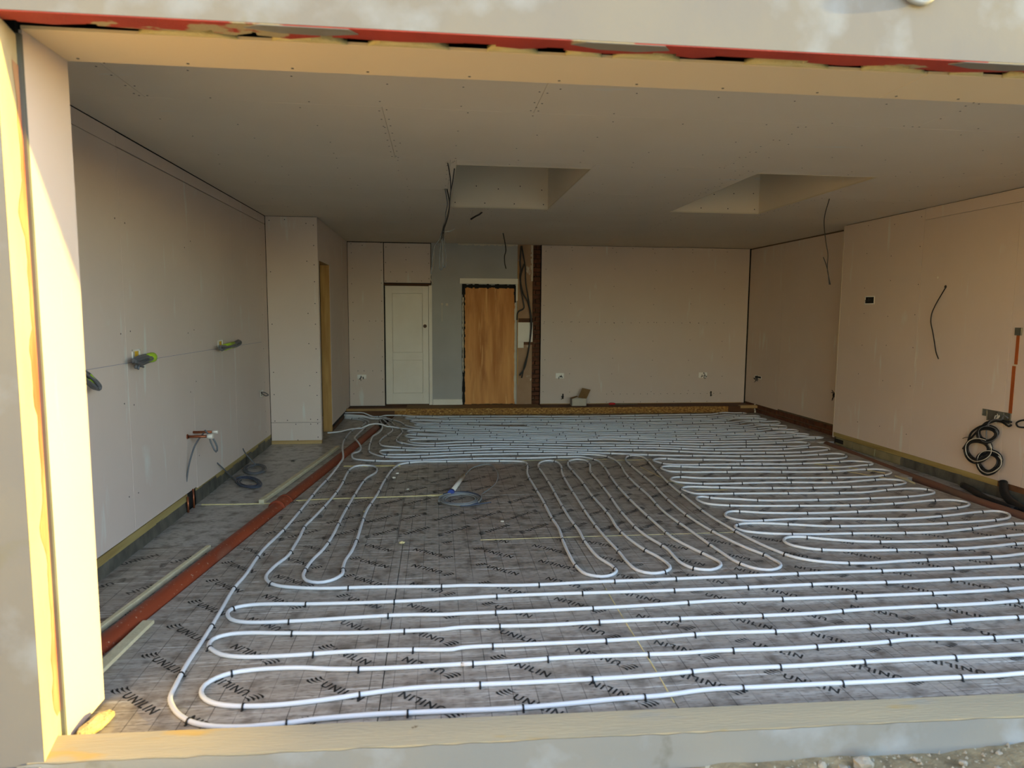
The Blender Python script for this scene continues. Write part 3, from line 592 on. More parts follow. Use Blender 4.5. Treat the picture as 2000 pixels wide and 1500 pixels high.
# ============================================================ things
PIPES = {'c1': '-33,7699 97,7618 217,7504 309,7343 339,7206 330,7044 309,6856 246,6709 221,6506 208,6229 209,5966 210,5792 227,5599 297,5047 366,4561 360,4372 341,4001 296,3401 273,2774 245,2201 202,1776 207,1321 197,1134 216,815 232,484 237,262 253,86 267,-18 297,-77 333,-128 380,-175 431,-211 519,-243 658,-257 696,-254 792,-247 894,-233 1109,-223 1310,-226 1695,-237 1929,-227 2130,-213 2350,-206 2548,-182 2799,-185 3087,-189 3334,-194 3597,-195 3911,-200 4054,-194 4713,-196 5371,-174 6050,-196 6140,-154 6170,-115 6140,-75 6050,-55 5422,-32 4813,-16 4204,-35 3885,-31 3605,-29 3338,-27 3050,-31 2662,-25 2463,-37 2266,-47 2034,-49 1792,-48 1488,-42 1271,-43 1093,-65 947,-91 804,-110 672,-116 552,-106 474,-83 419,-45 383,10 378,70 410,125 464,162 549,180 666,184 776,177 911,152 1073,139 1350,136 1565,139 1494,136 1709,140 1985,149 2300,143 2560,136 2733,142 3033,131 3282,134 3589,143 3748,157 4106,136 4364,133 4920,139 5477,113 6050,131 6140,183 6170,234 6140,284 6050,355 5542,335 5048,315 4555,335 4188,330 3854,311 3477,316 3242,304 2809,317 2615,311 2425,300 2136,293 1801,294 1500,293 1461,281 1228,299 960,308 723,298 559,297 454,308 369,336 313,385 279,432 278,497 310,531 349,547 453,550 579,534 980,499 1219,495 1399,494 1507,507 1940,491 2237,498 2467,499 2938,491 3212,487 3443,489 3687,505 3925,511 4481,515 4740,530 5172,532 5605,549 6050,523 6140,571 6170,613 6140,655 6050,678 5658,694 5278,717 4898,697 4605,679 4062,675 3490,680 2970,694 2634,679 2326,668 1886,664 1513,669 1441,667 1211,683 988,678 651,664 468,665 359,682 299,719 264,781 261,832 289,868 364,891 509,889 658,874 904,863 1187,859 1506,870 1816,878 2146,875 2442,867 3054,860 3724,866 4201,852 4742,860 5049,856 5379,857 5710,836 6050,858 6140,903 6170,949 6140,996 6050,1063 5770,1046 5498,1023 5227,1043 4791,1030 4210,1031 3730,1037 3115,1032 2684,1028 2328,1028 1912,1018 1527,1050 1443,1048 1004,1077 738,1083 547,1114 429,1158 356,1246 339,1305 337,1357 357,1498 394,1641 398,1851 397,2042 388,2293 409,2472 429,2640 475,3155 489,3569 482,4085 499,4246 535,4327 607,4356 715,4313 762,4200 768,4022 695,3763 657,3200 634,2548 629,2061 608,1759 571,1558 558,1387 566,1283 601,1209 671,1175 741,1196 798,1291 789,1411 787,1538 807,1706 814,1964 810,2299 812,2683 852,3153 878,3640 931,4170 994,4377 1163,4479 1417,4477 1840,4471 2337,4398 2358,4262 2304,3841 2302,3325 2305,2840 2298,2336 2305,2059 2285,1770 2276,1536 2280,1299 2315,1155 2401,1105 2471,1126 2519,1189 2513,1266 2459,1445 2440,1756 2449,2016 2439,2289 2446,2807 2463,3409 2465,3772 2472,4209 2524,4363 2607,4435 2687,4396 2713,4190 2667,3867 2638,3444 2615,2772 2603,2396 2601,2095 2608,1825 2627,1528 2630,1335 2657,1180 2727,1127 2816,1144 2875,1199 2884,1288 2858,1421 2819,1536 2773,1767 2755,2050 2773,2311 2777,2526 2773,2989 2791,3481 2792,3886 2798,4214 2854,4402 2957,4481 3036,4408 3041,4226 2973,3900 2954,3443 2930,2932 2902,2552 2896,2317 2898,2006 2921,1811 2974,1574 2980,1280 3026,1185 3123,1150 3200,1191 3237,1256 3213,1376 3153,1557 3099,1766 3088,1974 3081,2216 3076,2633 3088,3188 3119,3610 3169,4122 3161,4411 3040,4591 2820,4608 2448,4582 1909,4605 1358,4574 927,4543 610,4605 474,4690 435,4798 433,4896 468,5013 484,5094 486,5243 466,5331 414,5493 364,5660 348,5831 356,6085 364,6354 374,6523 373,6821 395,7007 382,7270 327,7479 200,7665 -43,7772',
'c2': '-78,8038 168,7946 348,7821 514,7829 587,7976 669,8010 844,7921 1025,7834 1589,7759 1929,7756 2783,7701 3693,7642 4928,7698 5805,7721 5903,7735 6062,7847 6188,7892 6335,7842 6478,7841 6523,7789 6467,7711 6338,7607 6219,7615 6070,7625 5881,7539 5710,7492 4848,7456 3649,7439 3192,7433 2250,7495 1918,7524 1530,7578 1291,7685 1028,7732 934,7720 902,7638 918,7582 980,7535 1091,7481 1310,7414 1908,7339 2565,7303 3606,7244 4779,7250 5635,7309 5846,7388 6045,7432 6259,7503 6589,7505 6589,7443 6523,7371 6253,7362 6100,7353 5972,7268 5826,7204 5583,7184 4738,7126 3580,7123 2548,7158 1901,7208 1364,7289 1202,7376 1029,7398 994,7324 1017,7261 1056,7208 1132,7136 1365,7104 1892,7025 2575,6969 3544,6956 4682,6956 5526,7045 5758,7048 5901,7109 6087,7261 6292,7255 6540,7212 6538,7132 6465,7064 6338,7044 6168,7056 6007,6961 5862,6894 5464,6894 4635,6815 3509,6794 3244,6812 2944,6924 2791,6941 2676,6883 2699,6817 2766,6765 2920,6739 3223,6702 3482,6668 4583,6656 5370,6667 5856,6732 6008,6840 6172,6943 6240,6893 6391,6917 6617,6927 6612,6833 6533,6737 6433,6676 6286,6676 6170,6704 5949,6594 5705,6547 5312,6526 4539,6523 3455,6546 3053,6635 2421,6679 1882,6826 1329,6959 1103,7039 1066,6987 1080,6928 1139,6877 1365,6814 1876,6702 3025,6469 3429,6426 4489,6373 5250,6375 5643,6409 5986,6464 6130,6566 6435,6561 6523,6506 6495,6428 6434,6332 6374,6312 6265,6313 6194,6386 5975,6309 5659,6255 5201,6257 4455,6269 3401,6295 3004,6352 2366,6456 1871,6601 1365,6685 1112,6739 1050,6774 941,6938 851,7238 732,7452 582,7658 371,7582 -33,7699',
'c3': '-64,6267 62,6334 96,6360 141,6454 237,6577 461,6634 652,6726 853,6712 1051,6593 1465,6528 1863,6453 2982,6224 3367,6140 4408,6127 5142,6114 5572,6136 5976,6157 6115,6232 6200,6271 6326,6223 6483,6182 6492,6106 6426,6031 6318,6010 6242,6065 6052,6006 5864,5976 5598,5966 5085,5975 4355,5969 3343,6030 2958,6085 2340,6199 1855,6304 1562,6334 1267,6455 1069,6503 1009,6508 982,6466 991,6408 1025,6349 1100,6274 1280,6200 1847,6143 2327,6076 2932,5938 3314,5897 4311,5836 5024,5827 5547,5858 5916,5873 6027,5907 6168,5977 6258,5948 6354,5884 6466,5839 6467,5783 6409,5732 6319,5728 6242,5775 6056,5766 5813,5743 5721,5730 5479,5713 4965,5684 4268,5707 3648,5859 3448,5768 2914,5833 2313,5943 1840,6009 1471,6044 1175,6145 999,6172 970,6115 983,6053 1015,6011 1110,5947 1483,5912 1834,5881 2301,5826 2899,5744 3273,5709 3625,5769 4239,5616 4908,5545 5408,5560 5630,5578 5949,5612 6123,5634 6221,5692 6320,5639 6515,5606 6536,5556 6488,5525 6404,5521 6300,5516 6109,5444 5878,5385 5526,5369 5316,5365 4843,5387 4192,5476 3596,5655 3253,5617 2877,5619 2290,5725 1828,5772 1597,5794 1321,5822 1114,5819 1034,5768 1020,5712 1052,5645 1099,5593 1189,5551 1367,5533 1592,5588 1820,5616 2275,5578 2856,5498 3214,5436 4147,5340 4776,5223 5250,5224 5455,5225 5861,5263 6014,5276 6112,5232 6114,5159 6043,5069 5955,5025 5839,5003 5635,5019 5358,5028 5162,5036 4702,5044 4093,5176 3181,5285 2830,5346 2258,5412 1811,5422 1455,5387 1205,5399 1035,5504 917,5667 960,5568 888,5705 873,5842 882,6021 908,6233 920,6427 893,6619 791,6917 719,7247 650,7475 558,7624 313,7622 -38,7735',
'c4': '-47,7810 362,7673 532,7608 623,7321 714,6922 776,6583 771,6438 736,6245 681,5907 668,5685 688,5541 732,5423 885,5333 936,5307 1149,5236 1368,5223 1605,5234 1802,5248 2198,5267 2801,5177 3143,5106 4051,5050 4639,4893 5267,4845 5538,4835 5744,4875 5963,4932 6117,4953 6185,4909 6175,4809 6123,4769 5920,4698 5618,4647 5176,4660 4683,4693 3995,4882 3115,4977 2776,5035 2186,5146 1795,5121 1581,5105 1368,5085 944,5148 790,5159 734,5128 721,5055 757,4946 788,4912 958,4884 1385,4912 1787,4953 2212,4972 2756,4920 3088,4852 3911,4628 4494,4539 5084,4474 5514,4460 5754,4492 5882,4512 6041,4544 6128,4528 6154,4469 6116,4373 5979,4291 5688,4273 5454,4251 4812,4269 4525,4324 4365,4336 4064,4384 3978,4424 3863,4423 3796,4362 3817,4255 3875,4156 4021,4113 4270,4102 4565,4101 4839,4114 5126,4056 4561,4101 5131,4055 5476,4066 5859,4114 6014,4142 6167,4082 6195,4032 6148,3959 5994,3918 5707,3859 5326,3861 4707,3910 4088,3999 3891,4058 3806,4043 3758,3975 3763,3891 3804,3815 3944,3775 4225,3752 4698,3722 5449,3666 5928,3740 6061,3729 6122,3667 6107,3584 6002,3498 5822,3433 5478,3416 5052,3438 4484,3478 3977,3518 3820,3572 3740,3556 3688,3479 3709,3380 3779,3339 3941,3291 4128,3275 4297,3278 4705,3279 5303,3229 5675,3291 5851,3308 5972,3248 5954,3157 5829,3095 5602,3067 5267,3049 4794,3060 4289,3103 3972,3152 3794,3190 3708,3174 3663,3112 3680,3030 3725,2948 3877,2925 4263,2908 4758,2875 5310,2855 5574,2916 5847,2949 5953,2923 6000,2863 5961,2784 5809,2717 5567,2675 4982,2649 4658,2652 4240,2673 4043,2731 3842,2783 3757,2838 3707,2828 3672,2772 3694,2633 3772,2579 3914,2539 4027,2523 4391,2491 5037,2459 5415,2488 5811,2547 5969,2524 6015,2446 5965,2378 5829,2320 5520,2278 5125,2290 4779,2276 4422,2273 4062,2318 3852,2380 3786,2368 3730,2304 3713,2233 3756,2156 3833,2117 3959,2113 4162,2132 4487,2119 4925,2072 5099,2057 5481,2098 5920,2185 6068,2185 6097,2126 6058,2056 5965,1989 5383,1919 4917,1914 4376,1935 4151,1994 3903,2051 3737,2046 3666,1980 3686,1885 3812,1819 4062,1768 4436,1752 5091,1722 5386,1758 5715,1823 5867,1860 5997,1856 6117,1832 6217,1736 6117,1639 5768,1615 5328,1556 5080,1538 4734,1543 4445,1572 4215,1640 4053,1710 3946,1709 3881,1640 3881,1558 3973,1467 4189,1410 4610,1381 5048,1369 5319,1395 5594,1432 5900,1412 6000,1332 5900,1252 5405,1232 5228,1203 4688,1187 4456,1180 4202,1167 3934,1214 3788,1307 3717,1454 3652,1702 3611,2004 3586,2309 3594,2770 3620,3362 3683,3959 3735,4433 3717,4594 3639,4636 3559,4571 3498,4418 3473,4098 3467,3802 3455,3326 3425,2977 3404,2434 3430,2021 3492,1688 3550,1495 3612,1351 3612,1315 3626,1215 3590,1150 3513,1113 3421,1145 3353,1268 3329,1426 3308,1650 3287,1940 3253,2410 3283,2946 3287,3400 3315,3814 3364,4138 3365,4462 3299,4641 3130,4726 2851,4769 2489,4806 2154,4822 1780,4815 1369,4764 1086,4737 880,4753 772,4800 664,4937 607,5064 569,5368 558,5622 557,5967 597,6201 627,6477 628,6652 606,6929 557,7292 513,7502 366,7636 -52,7847'}
CAB={
'hangA':[[1.479,2.5,2.788],[1.5,2.6,2.705],[1.51,2.8,2.639],[1.508,3.1,2.581],[1.5,3.3,2.523],[1.484,3.45,2.476],[1.466,3.55,2.419],[1.457,3.6,2.308]],
'hangB':[[1.533,2.54,2.748],[1.52,2.6,2.654],[1.508,2.8,2.61],[1.508,3.1,2.589],[1.501,3.35,2.544],[1.48,3.5,2.473],[1.453,3.58,2.413],[1.438,3.6,2.307]],
'hangC':[[1.473,3.6,2.787],[1.487,3.6,2.72],[1.496,3.6,2.637],[1.482,3.6,2.566],[1.477,3.6,2.496],[1.462,3.6,2.458],[1.448,3.6,2.402],[1.419,3.6,2.316],[1.376,3.6,2.259],[1.361,3.6,2.164],[1.341,3.6,1.998]],
'hangD':[[1.492,3.6,2.781],[1.513,3.6,2.67],[1.508,3.6,2.567],[1.486,3.6,2.482],[1.458,3.6,2.402],[1.443,3.6,2.345]],
'loopD':[[1.443,3.6,2.345],[1.428,3.6,2.236],[1.418,3.6,2.108],[1.423,3.6,2.051],[1.437,3.6,2.037],[1.45,3.6,2.076],[1.447,3.6,2.166],[1.448,3.6,2.284],[1.457,3.6,2.345],[1.467,3.6,2.284],[1.476,3.6,2.19],[1.48,3.6,2.09],[1.468,3.6,2.052],[1.455,3.6,2.09],[1.457,3.6,2.213],[1.448,3.6,2.317]],
'stubE':[[1.912,5.0,2.783],[1.874,4.9,2.742],[1.822,4.8,2.704],[1.774,4.75,2.668]],
'stubE2':[[1.448,3.6,2.392],[1.505,3.6,2.393],[1.565,3.7,2.43]],
'hangF':[[2.34,6.9,2.779],[2.37,6.9,2.636],[2.382,6.9,2.528],[2.364,6.9,2.456],[2.368,6.9,2.347],[2.387,6.9,2.275]],
'hangG':[[5.243,3.56,2.782],[5.201,3.56,2.588],[5.23,3.56,2.365],[5.259,3.56,2.24],[5.262,3.56,2.099],[5.303,3.56,1.943]],
'hangG2':[[5.212,3.56,2.214],[5.242,3.56,2.149],[5.268,3.56,2.074],[5.292,3.56,1.943]],
'wireW':[[1.35,8.43,2.715],[1.358,8.43,2.533],[1.34,8.43,2.387],[1.296,8.43,2.213],[1.339,8.43,2.113]],
'bk1':[[2.798,8.4,2.755],[2.83,8.4,2.582],[2.86,8.4,2.408],[2.866,8.4,2.223],[2.876,8.4,2.111],[2.906,8.4,1.944],[2.936,8.4,1.767],[2.967,8.4,1.598],[2.978,8.4,1.473],[2.969,8.4,1.339],[2.945,8.4,1.133],[2.91,8.4,0.915],[2.859,8.4,0.718],[2.778,8.4,0.599]],
'bk2':[[2.791,8.41,2.756],[2.775,8.41,2.481],[2.79,8.41,2.353],[2.777,8.41,2.261],[2.802,8.41,2.075],[2.841,8.41,1.953],[2.908,8.41,1.842],[2.956,8.41,1.618],[2.964,8.41,1.318],[2.919,8.41,0.974],[2.86,8.41,0.757],[2.819,8.41,0.558]],
'bk3':[[2.846,8.42,2.464],[2.813,8.42,2.363],[2.788,8.42,2.253],[2.789,8.42,2.126],[2.804,8.42,1.999],[2.839,8.42,1.813],[2.844,8.42,1.728],[2.75,8.42,1.662],[2.732,8.42,1.531]],
'wallcab':[[6.53,3.526,1.936],[6.53,3.6,1.835],[6.53,3.657,1.752],[6.53,3.7,1.667],[6.53,3.706,1.582],[6.53,3.665,1.466],[6.53,3.634,1.371],[6.53,3.598,1.261],[6.53,3.56,1.2]],
'ring0':[[6.49,2.807,0.62],[6.49,2.758,0.611],[6.49,2.724,0.589],[6.49,2.712,0.556],[6.49,2.723,0.521],[6.49,2.756,0.489],[6.49,2.804,0.467],[6.49,2.857,0.459],[6.49,2.906,0.466],[6.49,2.94,0.488],[6.49,2.952,0.52],[6.49,2.94,0.556],[6.49,2.907,0.587],[6.49,2.86,0.608],[6.49,2.809,0.614],[6.49,2.763,0.606],[6.49,2.732,0.585],[6.49,2.721,0.555],[6.49,2.732,0.522],[6.49,2.762,0.493],[6.49,2.806,0.472],[6.49,2.855,0.465],[6.49,2.9,0.472],[6.49,2.931,0.492],[6.49,2.942,0.522],[6.49,2.931,0.554],[6.49,2.901,0.583],[6.49,2.858,0.602],[6.49,2.81,0.608],[6.49,2.769,0.601],[6.49,2.74,0.581],[6.49,2.73,0.554],[6.49,2.74,0.524],[6.49,2.768,0.497],[6.49,2.808,0.478],[6.49,2.853,0.471],[6.49,2.894,0.478],[6.49,2.923,0.496],[6.49,2.933,0.523],[6.49,2.923,0.553],[6.49,2.895,0.579],[6.49,2.855,0.596],[6.49,2.812,0.602],[6.49,2.774,0.595],[6.49,2.748,0.577],[6.49,2.739,0.552],[6.49,2.748,0.525],[6.49,2.773,0.501],[6.49,2.81,0.484],[6.49,2.851,0.477],[6.49,2.888,0.483],[6.49,2.914,0.5],[6.49,2.923,0.525],[6.49,2.914,0.551],[6.49,2.889,0.575],[6.49,2.853,0.591],[6.49,2.814,0.596],[6.49,2.78,0.59],[6.49,2.756,0.574],[6.49,2.748,0.551],[6.49,2.756,0.526],[6.49,2.779,0.504],[6.49,2.812,0.489],[6.49,2.849,0.484],[6.49,2.882,0.489]],
'ringl0':[[6.47,2.72,0.604],[6.47,2.7,0.578],[6.47,2.7,0.547],[6.47,2.72,0.515],[6.47,2.757,0.489],[6.47,2.803,0.475],[6.47,2.851,0.476],[6.47,2.89,0.491],[6.47,2.912,0.518],[6.47,2.912,0.552],[6.47,2.89,0.585],[6.47,2.851,0.611],[6.47,2.802,0.625],[6.47,2.754,0.623],[6.47,2.715,0.607],[6.47,2.694,0.58]],
'ring1':[[6.49,2.893,0.491],[6.49,2.825,0.478],[6.49,2.779,0.445],[6.49,2.763,0.398],[6.49,2.778,0.347],[6.49,2.822,0.3],[6.49,2.888,0.266],[6.49,2.962,0.252],[6.49,3.03,0.262],[6.49,3.078,0.294],[6.49,3.096,0.341],[6.49,3.079,0.393],[6.49,3.033,0.44],[6.49,2.967,0.471],[6.49,2.896,0.482],[6.49,2.833,0.47],[6.49,2.79,0.44],[6.49,2.775,0.396],[6.49,2.789,0.348],[6.49,2.83,0.305],[6.49,2.891,0.274],[6.49,2.959,0.262],[6.49,3.022,0.271],[6.49,3.066,0.3],[6.49,3.082,0.343],[6.49,3.067,0.392],[6.49,3.024,0.434],[6.49,2.964,0.463],[6.49,2.898,0.473],[6.49,2.841,0.462],[6.49,2.801,0.434],[6.49,2.787,0.394],[6.49,2.8,0.35],[6.49,2.838,0.31],[6.49,2.894,0.282],[6.49,2.957,0.271],[6.49,3.014,0.279],[6.49,3.054,0.306],[6.49,3.069,0.346],[6.49,3.055,0.39],[6.49,3.016,0.429],[6.49,2.961,0.455],[6.49,2.901,0.464],[6.49,2.848,0.454],[6.49,2.812,0.428],[6.49,2.8,0.392],[6.49,2.812,0.352],[6.49,2.846,0.316],[6.49,2.897,0.29],[6.49,2.954,0.28],[6.49,3.006,0.288],[6.49,3.042,0.312],[6.49,3.055,0.348],[6.49,3.042,0.388],[6.49,3.007,0.423],[6.49,2.958,0.447],[6.49,2.904,0.455],[6.49,2.856,0.446],[6.49,2.824,0.423],[6.49,2.812,0.39],[6.49,2.823,0.354],[6.49,2.854,0.321],[6.49,2.9,0.298],[6.49,2.951,0.289],[6.49,2.998,0.296]],
'ringl1':[[6.47,2.784,0.464],[6.47,2.757,0.426],[6.47,2.756,0.38],[6.47,2.783,0.333],[6.47,2.834,0.295],[6.47,2.898,0.273],[6.47,2.965,0.273],[6.47,3.02,0.294],[6.47,3.051,0.334],[6.47,3.051,0.384],[6.47,3.02,0.433],[6.47,2.965,0.472],[6.47,2.897,0.493],[6.47,2.831,0.491],[6.47,2.778,0.468],[6.47,2.748,0.429]],
'ring2':[[6.49,2.761,0.4],[6.49,2.7,0.388],[6.49,2.659,0.357],[6.49,2.643,0.313],[6.49,2.657,0.263],[6.49,2.696,0.218],[6.49,2.755,0.186],[6.49,2.821,0.173],[6.49,2.882,0.182],[6.49,2.925,0.212],[6.49,2.941,0.257],[6.49,2.926,0.307],[6.49,2.885,0.351],[6.49,2.827,0.381],[6.49,2.763,0.391],[6.49,2.707,0.381],[6.49,2.668,0.352],[6.49,2.654,0.311],[6.49,2.667,0.265],[6.49,2.704,0.223],[6.49,2.758,0.193],[6.49,2.819,0.181],[6.49,2.875,0.19],[6.49,2.914,0.218],[6.49,2.929,0.259],[6.49,2.915,0.305],[6.49,2.878,0.346],[6.49,2.824,0.373],[6.49,2.765,0.383],[6.49,2.714,0.373],[6.49,2.678,0.346],[6.49,2.665,0.309],[6.49,2.677,0.266],[6.49,2.711,0.228],[6.49,2.76,0.201],[6.49,2.816,0.19],[6.49,2.868,0.198],[6.49,2.903,0.224],[6.49,2.917,0.261],[6.49,2.904,0.303],[6.49,2.87,0.34],[6.49,2.821,0.365],[6.49,2.768,0.374],[6.49,2.721,0.365],[6.49,2.688,0.341],[6.49,2.677,0.306],[6.49,2.687,0.268],[6.49,2.718,0.233],[6.49,2.763,0.209],[6.49,2.814,0.199],[6.49,2.86,0.206],[6.49,2.893,0.23],[6.49,2.905,0.264],[6.49,2.894,0.301],[6.49,2.862,0.335],[6.49,2.818,0.358],[6.49,2.77,0.366],[6.49,2.727,0.358],[6.49,2.698,0.336],[6.49,2.688,0.304],[6.49,2.697,0.27],[6.49,2.725,0.238],[6.49,2.766,0.216],[6.49,2.812,0.208],[6.49,2.853,0.215]],
'ringl2':[[6.47,2.661,0.375],[6.47,2.636,0.34],[6.47,2.635,0.296],[6.47,2.659,0.251],[6.47,2.704,0.214],[6.47,2.762,0.193],[6.47,2.821,0.193],[6.47,2.87,0.213],[6.47,2.898,0.251],[6.47,2.898,0.298],[6.47,2.871,0.346],[6.47,2.823,0.383],[6.47,2.762,0.403],[6.47,2.703,0.402],[6.47,2.655,0.38],[6.47,2.628,0.342]],
'lead1':[[6.5,2.587,0.697],[6.5,2.638,0.698],[6.5,2.727,0.693],[6.5,2.801,0.663],[6.5,2.876,0.625],[6.5,2.953,0.586],[6.5,3.029,0.52],[6.5,3.055,0.441]],
'lead2':[[6.49,2.615,0.73],[6.49,2.661,0.748],[6.49,2.68,0.707],[6.49,2.754,0.696],[6.49,2.813,0.661],[6.49,2.838,0.599],[6.49,2.834,0.516],[6.49,2.824,0.453]],
'lead3':[[6.51,2.595,0.671],[6.51,2.622,0.654],[6.51,2.692,0.68],[6.51,2.782,0.675],[6.51,2.866,0.652],[6.51,2.947,0.573],[6.51,3.013,0.496],[6.51,3.073,0.424],[6.51,3.126,0.346]],
'tailo':[[6.5,3.058,0.474],[6.5,3.1,0.463],[6.5,3.128,0.448]],
'rightcab':[[6.5,2.409,0.747],[6.5,2.5,0.723],[6.5,2.534,0.695],[6.5,2.516,0.67],[6.5,2.402,0.68]],
'b1a':[[-0.6,1.834,1.307],[-0.6,1.904,1.323],[-0.6,2.033,1.33],[-0.6,2.119,1.322],[-0.6,2.13,1.309],[-0.6,2.116,1.296],[-0.6,2.028,1.287],[-0.6,1.911,1.279],[-0.6,1.845,1.298]],
'b1b':[[-0.58,1.794,1.315],[-0.58,1.88,1.317],[-0.58,1.983,1.322],[-0.58,2.055,1.317],[-0.58,2.063,1.308],[-0.58,1.98,1.299],[-0.58,1.864,1.291],[-0.58,1.793,1.307]],
'b1c':[[-0.6,1.939,1.3],[-0.6,1.912,1.285],[-0.6,1.886,1.273],[-0.6,1.871,1.252]],
'b1d':[[-0.6,1.912,1.285],[-0.6,1.929,1.27],[-0.6,1.953,1.26]],
'b2a':[[-0.6,3.609,1.302],[-0.6,3.869,1.314],[-0.6,4.082,1.329],[-0.6,4.251,1.344],[-0.6,4.278,1.33],[-0.6,4.262,1.315],[-0.6,4.05,1.292],[-0.6,3.866,1.293],[-0.6,3.642,1.281]],
'b2b':[[-0.58,3.558,1.319],[-0.58,3.8,1.311],[-0.58,3.984,1.319],[-0.58,4.15,1.336],[-0.58,4.148,1.32],[-0.58,3.799,1.3],[-0.58,3.601,1.289]],
'b0a':[[-0.59,1.158,1.302],[-0.59,1.212,1.281],[-0.59,1.249,1.257],[-0.59,1.299,1.227],[-0.59,1.337,1.193],[-0.59,1.329,1.179],[-0.59,1.302,1.179],[-0.59,1.26,1.196],[-0.59,1.206,1.231],[-0.59,1.154,1.265]],
'b0b':[[-0.57,1.117,1.294],[-0.57,1.18,1.265],[-0.57,1.234,1.234],[-0.57,1.271,1.2],[-0.57,1.252,1.193],[-0.57,1.203,1.222],[-0.57,1.124,1.259]],
'b3a':[[-0.61,5.104,0.715],[-0.61,5.232,0.7],[-0.61,5.349,0.673],[-0.61,5.42,0.647],[-0.61,5.298,0.652],[-0.61,5.183,0.684],[-0.61,5.116,0.704]],
'long1':[[-0.544,2.95,0.623],[-0.568,2.9,0.582],[-0.586,2.85,0.531],[-0.599,2.85,0.497],[-0.629,2.83,0.38],[-0.654,2.83,0.242]],
'loopc':[[-0.55,3.0,0.64],[-0.528,3.0,0.614],[-0.504,3.0,0.535],[-0.474,3.0,0.464],[-0.462,3.0,0.451],[-0.456,3.0,0.492],[-0.483,3.0,0.563],[-0.518,3.0,0.605]],
'coil1':[[-0.553,4.488,0.012],[-0.494,4.469,0.012],[-0.435,4.406,0.012],[-0.388,4.312,0.012],[-0.364,4.21,0.012],[-0.364,4.118,0.012],[-0.388,4.055,0.012],[-0.43,4.029,0.012],[-0.482,4.045,0.012],[-0.535,4.099,0.012],[-0.578,4.18,0.012],[-0.603,4.275,0.012],[-0.606,4.364,0.012],[-0.585,4.428,0.012],[-0.544,4.455,0.012],[-0.493,4.439,0.012],[-0.442,4.384,0.012],[-0.402,4.303,0.012],[-0.38,4.214,0.012],[-0.381,4.135,0.012],[-0.401,4.08,0.012],[-0.438,4.058,0.012],[-0.483,4.072,0.012],[-0.528,4.119,0.012],[-0.565,4.189,0.012],[-0.587,4.27,0.012],[-0.589,4.346,0.012],[-0.57,4.4,0.012],[-0.535,4.423,0.012],[-0.492,4.408,0.012],[-0.449,4.362,0.012],[-0.415,4.294,0.012],[-0.397,4.219,0.012],[-0.397,4.152,0.012],[-0.415,4.106,0.012],[-0.446,4.087,0.012],[-0.484,4.099,0.012],[-0.521,4.139,0.012],[-0.552,4.198,0.012],[-0.57,4.266,0.012],[-0.571,4.328,0.012],[-0.556,4.373,0.012],[-0.527,4.39,0.012]],
'tail1f':[[-0.539,4.487,0.012],[-0.648,4.725,0.012]],
'tail1':[[-0.65,4.438,0.196],[-0.63,4.469,0.134],[-0.58,4.415,0.1],[-0.529,4.45,0.02]],
'coil2':[[-0.56,3.866,0.012],[-0.529,3.913,0.012],[-0.472,3.912,0.012],[-0.402,3.865,0.012],[-0.334,3.782,0.012],[-0.282,3.684,0.012],[-0.255,3.59,0.012],[-0.257,3.518,0.012],[-0.287,3.479,0.012],[-0.337,3.481,0.012],[-0.398,3.52,0.012],[-0.459,3.591,0.012],[-0.509,3.679,0.012],[-0.537,3.768,0.012],[-0.537,3.84,0.012],[-0.51,3.879,0.012],[-0.462,3.878,0.012],[-0.402,3.838,0.012],[-0.344,3.768,0.012],[-0.299,3.684,0.012],[-0.276,3.603,0.012],[-0.278,3.542,0.012],[-0.303,3.509,0.012],[-0.346,3.511,0.012],[-0.398,3.545,0.012],[-0.45,3.605,0.012],[-0.491,3.68,0.012],[-0.514,3.754,0.012],[-0.515,3.814,0.012],[-0.492,3.846,0.012],[-0.451,3.845,0.012],[-0.401,3.811,0.012],[-0.353,3.753,0.012],[-0.317,3.683,0.012],[-0.298,3.617,0.012],[-0.3,3.566,0.012],[-0.32,3.54,0.012],[-0.356,3.541,0.012],[-0.398,3.57,0.012],[-0.441,3.619,0.012],[-0.474,3.68,0.012],[-0.492,3.74,0.012],[-0.492,3.788,0.012]],
'tail2':[[-0.65,3.6,0.228],[-0.62,3.693,0.146],[-0.611,3.896,0.02],[-0.545,3.785,0.014]],
'coil3':[[1.404,2.866,0.014],[1.403,2.959,0.014],[1.439,3.046,0.014],[1.505,3.106,0.014],[1.588,3.127,0.014],[1.668,3.105,0.014],[1.73,3.044,0.014],[1.76,2.96,0.014],[1.755,2.87,0.014],[1.717,2.793,0.014],[1.656,2.741,0.014],[1.582,2.724,0.014],[1.51,2.744,0.014],[1.453,2.795,0.014],[1.421,2.87,0.014],[1.422,2.955,0.014],[1.454,3.032,0.014],[1.514,3.086,0.014],[1.587,3.105,0.014],[1.659,3.084,0.014],[1.714,3.03,0.014],[1.742,2.955,0.014],[1.737,2.875,0.014],[1.703,2.806,0.014],[1.648,2.76,0.014],[1.582,2.744,0.014],[1.518,2.762,0.014],[1.467,2.808,0.014],[1.439,2.875,0.014],[1.44,2.95,0.014],[1.469,3.018,0.014],[1.522,3.066,0.014],[1.587,3.082,0.014],[1.65,3.064,0.014],[1.699,3.017,0.014],[1.723,2.95,0.014],[1.719,2.88,0.014],[1.689,2.818,0.014],[1.641,2.778,0.014],[1.583,2.764,0.014],[1.526,2.78,0.014],[1.482,2.821,0.014],[1.457,2.88,0.014],[1.458,2.946,0.014],[1.484,3.005,0.014],[1.53,3.046,0.014],[1.587,3.06,0.014]],
